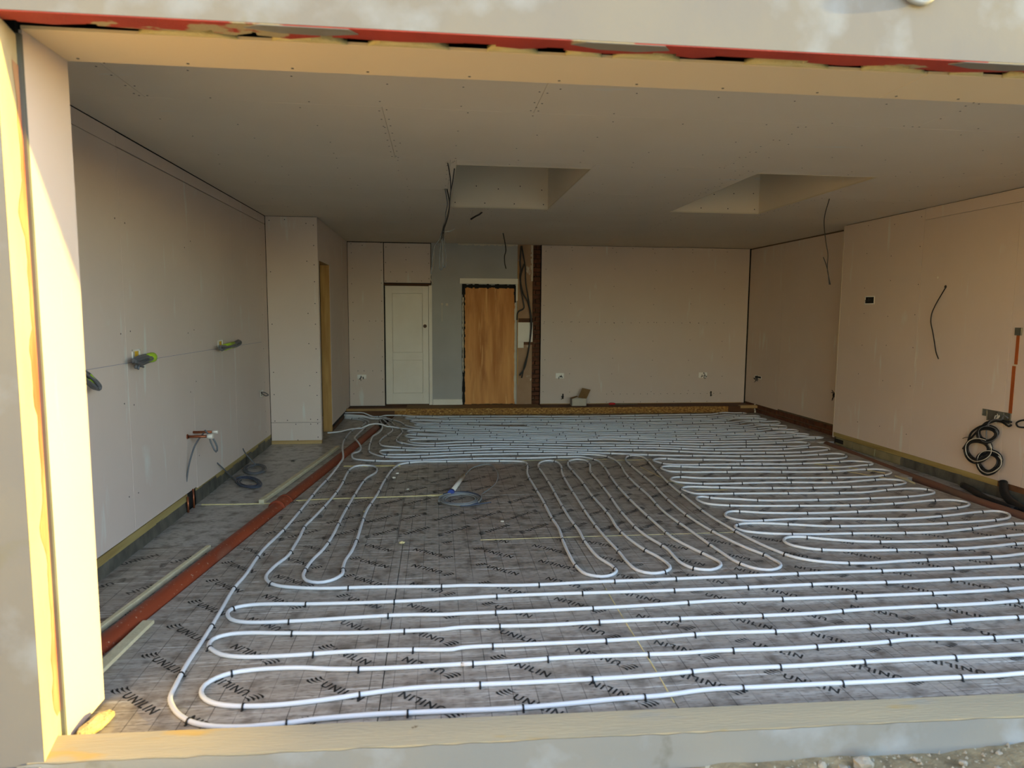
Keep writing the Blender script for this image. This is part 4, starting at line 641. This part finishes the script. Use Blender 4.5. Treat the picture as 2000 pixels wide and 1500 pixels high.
'coil3t':[[1.444,3.101,0.012],[1.509,3.148,0.012],[1.625,3.156,0.012],[1.737,3.076,0.012],[1.774,2.937,0.012],[1.72,2.781,0.012],[1.586,2.715,0.012],[1.718,2.75,0.012],[1.799,2.79,0.012],[1.849,2.801,0.012]],
'coil3l':[[1.67,3.787,0.02],[1.715,3.961,0.02],[1.77,4.097,0.02],[1.857,4.198,0.02],[1.925,4.229,0.02],[1.97,4.177,0.02],[1.991,4.079,0.02],[2.002,3.915,0.02],[1.995,3.743,0.02],[1.969,3.552,0.02],[1.931,3.381,0.02],[1.862,3.196,0.02],[1.785,3.032,0.02],[1.771,2.892,0.02],[1.743,2.798,0.02]],
'sleeve':[[1.652,3.756,0.02],[1.517,3.135,0.02]]}

cabm = {}
cm = MB(); n = 7; vs = []
for i in range(n):
    a = math.pi*i/(n-1); 
    for (rad, yy_) in ((.0108, -.0038), (.0138, -.0038), (.0138, .0038), (.0108, .0038)): vs.append((-rad*math.cos(a), yy_, .0105+rad*math.sin(a)))
F = []
for i in range(n-1):
    for j in range(4): F.append((4*i+j, 4*i+(j+1) % 4, 4*i+4+(j+1) % 4, 4*i+4+j))
cm.add(vs, F)
for s_ in (-1, 1): cm.box((s_*.0113, -.0045, -.001), (s_*.0145, .0045, .0115)); cm.box((s_*.0113, -.004, -.001), (s_*.021, .004, .0025))
clipmesh = cm.mesh('pipe_clip', M_clip)
LBL = {'c1': 'white heating pipe looping nearest the front sill and through the long fingers behind',
       'c2': 'white heating pipe in tight rows furthest back against the raised timber ledge',
       'c3': 'white heating pipe in mid-back rows, its end leading left to the doorway',
       'c4': 'white heating pipe zigzagging on the right below the black cable coils'}
for key, z0 in (('c1', 0), ('c2', .002), ('c3', .001), ('c4', .0005)):
    P = [tuple(float(q)/1000 for q in t.split(',')) for t in PIPES[key].split()]
    pts = crom([(x, y, 0) for x, y in P], .045)
    def zof(p):
        z = .0105
        if key == 'c3' and p.x < .85 and 6.0 < p.y < 6.75: z += .021*min(1, max(0, (.85-p.x)/.12))
        if p.x < .40 and p.y > 7.1:      # bundle entering through the side wall
            z += {'c1': .0, 'c2': .048, 'c3': .024, 'c4': .036}[key]*min(1, (.40-p.x)/.15)
        px_ = pipe_x(p.y)
        if abs(p.x-px_) < .16 and p.y < 6.85: z += .052*max(0, 1-(abs(p.x-px_)/.16)**2)
        return z
    pts = [Vector((p.x, min(p.y, 7.935-.012*ord(key[1])+.6), zof(p))) for p in pts]
    root = MB().tube(pts, .0105, 10).build('heating_pipe', M_pipe, label=LBL[key], cat='pipe')
    d = .12; random.seed(ord(key[1])); last = pts[0]
    for i in range(1, len(pts)-1):
        d -= (pts[i]-pts[i-1]).length
        if d <= 0:
            t = (pts[i+1]-pts[i-1]).normalized(); d = random.uniform(.36, .56)
            if pts[i].z > .02: continue
            o = bpy.data.objects.new('pipe_clip', clipmesh); C.objects.link(o); o.parent = root
            o.location = (pts[i].x, pts[i].y, 0); o.rotation_euler = (0, 0, math.atan2(t.y, t.x)-math.pi/2)
# waste pipes
def wpts(y0, y1, z=.0, n=24): return [(pipe_x(y0+(y1-y0)*i/n), y0+(y1-y0)*i/n, z) for i in range(n+1)]
wp = empty('waste_pipe', (pipe_x(2), 2, 0), 'long terracotta-coloured plastic waste pipe sunk diagonally in the floor on the left', 'pipe')
child(MB().tube(wpts(.02, 6.8, -.016), .058, 24), 'pipe_run', M_orange, wp)
child(MB().tube(wpts(2.86, 3.05, -.014, 4), .068, 24), 'coupling', M_orange, wp); child(MB().tube(wpts(3.03, 3.07, -.014, 2), .072, 24), 'coupling_rim', M_orange, wp); child(MB().tube(wpts(2.85, 2.88, -.014, 2), .072, 24), 'coupling_rim', M_orange, wp)
wp2 = empty('waste_pipe', (6.22, 3, 0), 'reddish waste pipe in the dusty trench along the foot of the right wall', 'pipe')
P2_ = [(6.27, 1.2, -.01), (6.23, 2.1, -.005), (6.23, 2.4, -.01), (6.25, 2.8, -.012), (6.28, 3.2, -.014), (6.30, 3.55, -.016), (6.36, 4.3, -.02), (6.44, 5.1, -.02), (6.47, 5.36, -.03)]
child(MB().tube([(x, y, z-.022) for x, y, z in crom(P2_, .1)], .048, 20), 'pipe_run', M_orange2, wp2)
# battens and foam strips beside the pipe
def plank(x0, y0, x1, y1, w, z0, z1, name, m, label, cat, group=None):
    d = Vector((x1-x0, y1-y0, 0)); L = d.length; o = MB().box((-w/2, 0, z0), (w/2, L, z1), .003).build(name, m, label=label, cat=cat, group=group)
    o.location = (x0, y0, 0); o.rotation_euler = (0, 0, math.atan2(d.y, d.x)-math.pi/2); return o
plank(-.375, .25, -.175, 1.86, .030, .001, .032, 'foam_strip', M_pir, 'long narrow pale foam strip lying beside the left of the orange pipe', 'strip')
plank(-.150, .05, -.118, .73, .06, .0005, .020, 'foam_strip', M_pir, 'short wide pale foam strip by the orange pipe near the front post', 'strip')
plank(-.105, 2.98, .205, 5.35, .046, .001, .036, 'foam_strip', M_pir, 'pale foam strip along the far half of the orange pipe, beyond the coupling', 'strip')
# offcut at the post foot
def lump(name, m, c, s, label, cat, seed, group=None, sub=2, j=.18, rot=0, parent=None):
    random.seed(seed); bm = bmesh.new(); bmesh.ops.create_icosphere(bm, subdivisions=sub, radius=1)
    for v in bm.verts:
        k = 1+random.uniform(-j, j); v.co = Vector((v.co.x*s[0]*k, v.co.y*s[1]*k, max(v.co.z, -.6)*s[2]*k))
    zmin = min(v.co.z for v in bm.verts)
    for v in bm.verts: v.co.z -= zmin
    me = bpy.data.meshes.new(name); bm.to_mesh(me); bm.free(); me.materials.append(m)
    o = ob(name, me, parent, None, label, cat, group); o.location = c; o.rotation_euler = (0, 0, rot); return o
M_porous = mat('broken_block', srgb(206, 190, 142), srgb(176, 158, 110), rough=.95, scale=20, bump=1, bscale=70, fleck=[(srgb(110, 90, 60), 45, .66, (1, 1, 1), .03)])
lump('block_offcut', M_porous, (.058, -.20, .0), (.034, .085, .030), 'broken porous yellow block chunk at the foot of the sunlit post', 'rubble', 3, rot=-.35, j=.12)
lump('mortar_lump', M_mortar, (.012, -.25, .0), (.016, .02, .012), 'small dark mortar lump wedged under the sunlit post lining', 'rubble', 8)
for i, (x, y, s_, lab) in enumerate([(1.138, 1.86, .022, 'pale foam crumb on the board joint in the middle of the floor'), (1.118, 3.353, .014, 'small pale foam crumb in front of the fourth left finger pipe'), (.985, 3.99, .017, 'white crumb beside the top bend of the right-hand left finger'), (.962, 3.80, .02, 'white crumb just below another beside the left fingers'), (1.898, 2.301, .016, 'tiny white crumb below the central cable coil'), (.80, 2.66, .018, 'pale crumb between the two left finger loops')]):
    lump('foam_crumb', M_foam if i in (0, 5) else M_white, (x, y, 0), (s_, s_*.7, s_*.45), lab, 'crumb', 30+i, sub=1)
# ---- cables
def wire(name, keys, r, m, label, cat, group=None, parts=(), n=7, step=.02):
    o0 = CAB[keys[0]][0]
    root = empty(name, tuple(o0), label, cat, group)
    for k in keys: child(MB().tube(crom(CAB[k], step), r, n), 'cable', m if not isinstance(m, dict) else m[k], root)
    for (pn, mb_, pm) in parts: child(mb_, pn, pm, root)
    return root
def hole(c, nrm, r=.018): # dark drilled hole rim
    c = Vector(c); nn = Vector(nrm); return MB().tube([c-nn*.001, c+nn*.0015], r, 12)
tp = lambda P, r: MB().tube(P, r, 12)
wire('ceiling_cable', ['hangA', 'hangB'], .0045, M_black, 'pair of dark cables drooping from a hole by the left roof-light corner', 'cable', parts=[('plaster_ring', hole((1.49, 2.503, H), (0, 0, -1), .03), M_edge)])
wire('ceiling_cable', ['hangC', 'hangD', 'loopD', 'stubE2'], .006, {'hangC': M_grey, 'hangD': M_black, 'loopD': M_grey, 'stubE2': M_lgrey}, 'looped bundle of grey cables hanging above the white door', 'cable', parts=[('hole_rim', hole((1.469, 3.62, H), (0, 0, -1), .022), M_edge)])
wire('ceiling_cable', ['stubE'], .010, M_black, 'short dark cable stub poking from the ceiling behind the left roof light', 'cable')
wire('ceiling_cable', ['hangF'], .008, M_black, 'dark cable tail hanging from the ceiling above the plywood door', 'cable')
wire('ceiling_cable', ['hangG', 'hangG2'], .0042, M_black, 'thin dark cable hanging from the ceiling on the right, by the wall corner', 'cable')
wire('wall_cable', ['wireW'], .007, M_whitec, 'thin white cable running down beside the panel over the white door', 'cable')
wire('wall_cable', ['bk1', 'bk2', 'bk3'], .012, {'bk1': M_black, 'bk2': M_black, 'bk3': M_black}, 'bunch of dark cables trailing down bare pink plaster right of the plywood door', 'cable')
wire('wall_cable', ['wallcab'], .0055, M_black, 'single dark cable curving out of the right wall', 'cable', parts=[('cable_hole', hole((XR2-.0005, 3.575, 1.938), (-1, 0, 0), .016), M_dark)])
fl = MB(); wire('cable_loop', ['rightcab'], .008, M_black, 'black cable loop at the right picture edge beside the steel boxes', 'cable')
root = empty('cable_loop', (3.02, YO, 2.80), 'grey cable loop poking from the render at the top right', 'cable')
child(MB().tube(cl, .011, 10), 'cable', M_lgrey, root)
# black coils under the steel boxes
root = empty('cable_coil', tuple(CAB['lead1'][0]), 'tangle of big black cable coils hanging from steel boxes on the right wall', 'cable')
for i in range(3):
    P = CAB['ring%d' % i]; child(MB().tube(crom([(x+.014*math.sin(j*.9), y+.008*math.sin(j*.31+i), z+.010*math.cos(j*.37)) for j, (x, y, z) in enumerate(P)], .03), .0085, 8), 'coil', M_black, root)
    P = CAB['ringl%d' % i]; child(MB().tube(crom([(x+.01*math.sin(j), y, z) for j, (x, y, z) in enumerate(P)], .03), .0042, 6), 'pale_core', M_whitec if i else M_grey, root)
for k, r_, m in (('lead1', .010, M_black), ('lead2', .006, M_grey), ('lead3', .009, M_black), ('tailo', .003, M_black)): child(MB().tube(crom(CAB[k], .03), r_, 7), 'lead', m, root)
# steel back boxes
def backbox(name, ax, off, sg, a0, a1, b0, b1, label, cat='box', group=None, rim=M_sock, inside=M_black, blob=True, lugs=False, depth=.012, seed=0, body=None):
    ca, cb = (a0+a1)/2, (b0+b1)/2; loc = (off, ca, cb) if ax == 0 else (ca, off, cb)
    root = empty(name, loc, label, cat, group); t = .013 if not lugs else .005
    def bx(u0, u1, v0, v1, d0, d1): return MB().box((off+sg*d0, u0, v0), (off+sg*d1, u1, v1), .001) if ax == 0 else MB().box((u0, off+sg*d0, v0), (u1, off+sg*d1, v1), .001)
    m = MB()
    for r_ in ((a0, a1, b0, b0+t), (a0, a1, b1-t, b1), (a0, a0+t, b0, b1), (a1-t, a1, b0, b1)):
        q = bx(*r_, -.001, depth*.5); m.add(q.v, q.f)
    child(m, 'rim', rim, root); child(bx(a0+t, a1-t, b0+t, b1-t, -.001, .002), 'back_plate', inside, root)
    return root, bx
def tails(root, ax, off, sg, ca, cb, s, seed, n=4, m=M_black):
    random.seed(seed); mb = MB()
    for i in range(n):
        a = random.uniform(-.5, .5)*s; P = [(0, a, random.uniform(-.3, .4)*s)]
        for j in range(4): P.append((.012+.018*j/1.5, P[-1][1]+random.uniform(-.35, .35)*s, P[-1][2]+random.uniform(-.55, .3)*s))
        P = [((off+sg*p[0], ca+p[1], cb+p[2]) if ax == 0 else (ca+p[1], off+sg*p[0], cb+p[2])) for p in P]
        mb.tube(crom(P, .01), .0045, 6)
    child(mb, 'cable_tails', m, root)
r_, _ = backbox('socket_box', 1, YB, -1, .090, .235, .548, .618, 'white double socket box with black tails on the wall left of the white door', rim=M_sock, inside=M_sock); tails(r_, 1, YB, -1, .165, .585, .05, 1)
r_, _ = backbox('socket_box', 1, YB-.006, -1, 3.405, 3.55, .545, .635, 'white double socket box low on the back wall above the open carton', inside=M_sock); tails(r_, 1, YB-.006, -1, 3.485, .585, .05, 2)
r_, _ = backbox('socket_box', 1, YB-.006, -1, 5.935, 6.085, .545, .64, 'white double socket box low on the back wall near the right corner', inside=M_sock); tails(r_, 1, YB-.006, -1, 6.01, .595, .06, 3)
r_, _ = backbox('socket_box', 0, XR1, -1, 7.86, 8.10, .57, .625, 'socket box with a dark cable knot low on the far right wall', inside=M_dark); tails(r_, 0, XR1, -1, 8.0, .595, .07, 4, 6)
r_, _ = backbox('socket_box', 0, XR1, -1, 5.62, 5.80, .53, .58, 'half-hidden dark socket box beside the projecting right wall edge', rim=M_dark, inside=M_dark); tails(r_, 0, XR1, -1, 5.74, .56, .06, 5)
r_, _ = backbox('switch_box', 0, XR2, -1, 4.69, 4.872, 1.775, 1.875, 'square white-rimmed switch box halfway up the right wall', inside=M_dark); tails(r_, 0, XR2, -1, 4.78, 1.82, .05, 6, 5)
# vertical tails holes near skirting
for x, z, sd_, lb in ((3.535, .24, 11, 'short dark cable ends poking through the back wall behind the open carton'), (6.17, .27, 12, 'short dark cable ends poking through the back wall near the right corner')):
    root = empty('cable_stub', (x, YB-.006, z), lb, 'cable'); tails(root, 1, YB-.006, -1, x, z, .04, sd_, 3)
    child(MB().box((x-.012, YB-.0075, z-.05), (x+.012, YB-.005, z+.04)), 'slot', M_dark, root)
r_, bx = backbox('steel_box', 0, XR2, -1, 2.93, 2.985, .70, .765, 'small galvanised steel plate left of the wide box above the coils', rim=M_metal, inside=M_metal, lugs=True)
r_, bx = backbox('steel_box', 0, XR2, -1, 2.66, 2.925, .665, .765, 'wide galvanised steel socket box above the black cable coils', rim=M_metal, inside=M_dpm, lugs=True, depth=.02); tails(r_, 0, XR2, -1, 2.80, .72, .06, 9, 4, M_whitec)
child(bx(2.73, 2.80, .672, .76, 0, .012), 'steel_lug', M_metal, r_)
root = empty('conduit_run', (XR2, 2.66, 1.1), 'orange-brown conduit strip rising to a small steel box near the right edge', 'conduit')
child(MB().box((XR2-.004, 2.64, 1.21), (XR2+.002, 2.672, 1.47)).box((XR2-.004, 2.655, .765), (XR2+.002, 2.69, 1.195)), 'conduit', mat('burnt_orange_strip', srgb(178, 92, 30), srgb(140, 66, 20), rough=.7, scale=6, stretch=(1, 1, .3)), root)
child(MB().box((XR2-.004, 2.645, 1.195), (XR2+.002, 2.68, 1.21)), 'joint_tape', M_edge, root)
child(MB().box((XR2-.010, 2.62, 1.47), (XR2+.002, 2.69, 1.54), .002), 'steel_box', M_metal, root)
# left wall boxes
def bundle(name, keys, boxspan, label, gspan, root_loc):
    a0, a1, b0, b1 = boxspan
    root, bx = backbox(name, 0, XL, 1, a0, a1, b0, b1, label, inside=M_card)
    child(bx((a0+a1)/2-.02, (a0+a1)/2+.03, b1-.05, b1-.012, .002, .004), 'yellow_insert', M_yellow, root)
    mb = MB()
    for k in keys:
        P = CAB[k]; mb.tube(crom(P, .02), .009, 7); mb.tube(crom([(x+.014, y+.004, z-.006) for x, y, z in P], .02), .008, 7)
    child(mb, 'cable', M_grey, root)
    if gspan:
        gp = gspan; child(MB().tube(gp, lambda t: .036-.006*abs(2*t-1), 12), 'green_tape', M_green, root)
    return root
def mid(k, i, j): a, b = Vector(CAB[k][i]), Vector(CAB[k][j]); return (a+b)/2
b1 = CAB['b1a']; bundle('cable_box', ['b1a', 'b1b', 'b1c', 'b1d'], (1.945, 2.066, 1.272, 1.372), 'white box on the left wall, grey cable bundle taped green at its tip', [tuple(mid('b1a', 2, 6)+Vector((.006, 0, -.002))), tuple(mid('b1a', 3, 5)+Vector((.006, .01, 0))), tuple(mid('b1a', 4, 4)+Vector((.006, .012, 0)))], None)
bundle('cable_box', ['b2a', 'b2b'], (3.75, 3.885, 1.272, 1.366), 'white box further along the left wall with a grey bundle taped green in its middle', [tuple(mid('b2a', 1, 8)+Vector((.006, 0, 0))), tuple(mid('b2a', 2, 6)+Vector((.006, -.01, 0)))], None)
bundle('cable_box', ['b0a', 'b0b'], (1.10, 1.22, 1.262, 1.36), 'green-taped grey cable loop half hidden behind the sunlit post', [tuple(mid('b0a', 1, 8)), tuple(mid('b0a', 2, 7))], None)
root, bx = backbox('socket_box', 0, XL, 1, 5.215, 5.33, .645, .72, 'small white socket box with a black loop near the far end of the left wall', inside=M_card); child(MB().tube(crom(CAB['b3a'], .01), .006, 6), 'cable', M_black, root)
# radiator / tap stubs
root = empty('copper_stub', (XL, 2.95, .61), 'pair of copper pipe stubs with white fittings sticking out of the left wall', 'pipe')
child(MB().tube([(XL-.01, 3.02, .620), (XL+.16, 3.02, .620)], .011, 12), 'copper_pipe', M_copper, root); child(MB().tube([(XL-.01, 2.88, .608), (XL+.165, 2.88, .608)], .011, 12), 'copper_pipe', M_copper, root)
child(MB().tube([(XL+.155, 3.02, .620), (XL+.20, 3.02, .620)], .013, 12), 'push_fit_cap', M_white, root); child(MB().tube([(XL+.16, 2.88, .608), (XL+.175, 2.88, .608), (XL+.178, 2.88, .608), (XL+.205, 2.88, .608)], lambda t: .021, 14), 'push_fit_cap', M_white, root)
child(MB().tube([(XL-.003, 2.88, .608), (XL+.006, 2.88, .608)], .02, 14), 'wall_collar', M_copper, root)
wire('wall_cable', ['long1', 'loopc'], .007, M_grey, 'grey cables drooping over the copper stubs on the left wall', 'cable')
for i, (y, zt, lb) in enumerate(((2.785, .108, 'short upright copper pipe at the left wall foot, nearer the camera'), (2.915, .139, 'short upright copper pipe at the left wall foot, further from the camera'))):
    MB().tube([(XL+.018, y, -.02), (XL+.018, y, zt+.02)], .0085, 12).build('copper_pipe', M_copper, label=lb, cat='pipe')
# floor coils
def coil(keys, r, mm, label, extra=()):
    root = empty('cable_coil', tuple(CAB[keys[0]][0]), label, 'cable')
    for k, m in zip(keys, mm):
        P = CAB[k]; P = [(x, y, max(z, r+.001)+(.002+.005*(.5+.5*math.sin(i*.7)) if k.startswith('coil') else 0)) for i, (x, y, z) in enumerate(P)]
        child(MB().tube(crom(P, .025), r, 7), 'cable', m, root)
    for pn, mb_, pm in extra: child(mb_, pn, pm, root)
    return root
coil(['coil1', 'tail1'], .0065, (M_grey, M_grey), 'grey cable coil on the floor by the left wall, further from the camera')
coil(['coil2', 'tail2'], .0065, (M_bluec, M_grey), 'blue-grey cable coil on the floor by the left wall, nearer the camera')
s0, s1 = CAB['sleeve']; s0 = Vector((s0[0], s0[1], .022)); s1 = Vector((s1[0], s1[1], .022)); d_ = (s1-s0)
coil(['coil3', 'coil3t', 'coil3l'], .0058, (M_lgrey, M_bluec, M_lgrey), 'loose grey cable coil with white sleeve and blue tape, middle of the floor', [('white_sleeve', MB().tube([s0, s1], .021, 14), M_white), ('blue_tape', MB().tube([s1-d_*.03, s1+d_*.05], .030, 12), M_bluet)])
# things on the ledge
LZ = .105
root = empty('carton', (3.76, 8.22, LZ), 'small open white cardboard carton with brown flaps on the back ledge', 'box')
child(MB().box((3.635, 8.15, LZ), (3.885, 8.155, LZ+.125)).box((3.635, 8.30, LZ), (3.885, 8.305, LZ+.125)).box((3.635, 8.15, LZ), (3.640, 8.305, LZ+.125)).box((3.88, 8.15, LZ), (3.885, 8.305, LZ+.125)).box((3.635, 8.15, LZ), (3.885, 8.305, LZ+.004)), 'carton_body', M_card, root)
child(MB().hexa([(3.77, 8.30, LZ+.123), (3.885, 8.16, LZ+.123), (3.888, 8.163, LZ+.126), (3.773, 8.303, LZ+.126), (3.84, 8.31, LZ+.285), (3.96, 8.20, LZ+.265), (3.963, 8.203, LZ+.268), (3.843, 8.313, LZ+.288)]), 'flap', M_brown, root)
child(MB().hexa([(3.635, 8.155, LZ+.123), (3.637, 8.155, LZ+.126), (3.637, 8.30, LZ+.126), (3.635, 8.30, LZ+.123), (3.74, 8.16, LZ+.155), (3.742, 8.16, LZ+.158), (3.742, 8.29, LZ+.158), (3.74, 8.29, LZ+.155)]), 'flap', M_brown, root)
root = empty('hand_tool', (4.35, 8.27, LZ), 'red-handled hand tool lying on the back ledge right of the carton', 'tool')
child(MB().tube([(4.30, 8.27, LZ+.018), (4.32, 8.27, LZ+.019), (4.38, 8.27, LZ+.018), (4.41, 8.27, LZ+.016)], lambda t: .014+.006*math.sin(t*math.pi), 10), 'handle', M_redtool, root)
child(MB().tube([(4.40, 8.27, LZ+.014), (4.80, 8.265, LZ+.012)], .006, 8), 'blade', M_metal, root)
MB().tube(crom([(6.80, 8.05, .13), (6.775, 8.02, .07), (6.745, 7.93, .02), (6.73, 7.9, .012)], .02), .014, 8).build('pipe_stub', M_whitec, label='short pale hose end in the far right corner beside the ledge', cat='hose')
# right trench: pale offcut, big black hose
o = MB().prism([(6.03, 3.12), (6.10, 3.34), (6.045, 3.44)], .001, .016).build('foam_wedge', M_pir, label='pale triangular foam offcut at the trench edge on the right', cat='offcut')
MB().tube(crom([(6.50, 2.62, .14), (6.44, 2.52, .05), (6.40, 2.30, -.01), (6.38, 1.9, -.02)], .05), .036, 14).build('black_hose', M_clip, label='thick black hose bending into the trench at the right edge', cat='hose')
MB().tube(crom([(6.52, 3.1, -.01), (6.42, 2.85, .0), (6.33, 2.6, -.005), (6.34, 2.3, -.02)], .05), .03, 12).build('black_hose', M_clip, label='second black hose lying flat in the trench behind the first', cat='hose')
# dead leaf scrap on left boards
o = MB().add([(-.235, 4.66, .004), (-.19, 4.69, .012), (-.15, 4.67, .003), (-.185, 4.655, .010)], [(0, 1, 3), (1, 2, 3)]).box((-.21, 4.664, .001), (-.17, 4.672, .008)).build('dark_scrap', M_black, label='small black scrap on the foil boards in front of the column', cat='scrap')
# stones and wire on the ground at the lower right
random.seed(31)
ST = [(3.02, -.575, .04, 'largest pale stone at the foot of the plinth'), (2.86, -.56, .022, 'small grey stone left of the largest pale stone'), (2.93, -.60, .026, None), (2.72, -.57, .016, None), (2.62, -.585, .018, None), (3.25, -.56, .014, None), (3.42, -.60, .016, None), (3.60, -.57, .018, None), (3.52, -.66, .02, None), (3.3, -.66, .013, None), (3.15, -.63, .015, None), (2.5, -.57, .013, None)]
OR_ = ['leftmost', 'second from the left', 'third from the left', 'fourth from the left', 'fifth from the left', 'sixth from the left', 'fourth from the right', 'third from the right', 'second from the right', 'rightmost']
SX = sorted(q[0] for q in ST if not q[3])
for i, (x, y, s_, lb) in enumerate(ST):
    if not lb: lb0 = 'small pale gravel stone below the plinth, ' + OR_[SX.index(x)] + ' of ten'
    z = -.105+.012*(x-2.5)*.3
    lump('stone', M_stone, (x, y, z-.004), (s_, s_*.75, s_*.7), lb or lb0, 'stone', 60+i, group=None if lb else 'small stones below the plinth', rot=i)
MB().tube(crom([(2.95, -.59, -.085), (2.93, -.66, -.075), (2.97, -.70, -.07), (3.02, -.68, -.08), (3.01, -.63, -.085)], .01), .0035, 6).build('wire_loop', M_lgrey, label='thin pale wire loop on the soil by the largest stone', cat='wire')
mb = MB(); random.seed(77)
for i in range(420):
    x = random.uniform(1.9, 5.0); y = -.52-abs(random.gauss(0, .16)); s_ = random.uniform(.003, .009); z = -.10+.012*(x-2.5)*.3
    mb.add([(x-s_, y, z), (x, y-s_, z), (x+s_, y, z), (x, y+s_, z), (x, y, z+s_*1.3)], [(0, 1, 4), (1, 2, 4), (2, 3, 4), (3, 0, 4)])
mb.build('gravel', M_stone, kind='stuff', label='loose fine gravel on the sandy ground along the plinth', cat='gravel')
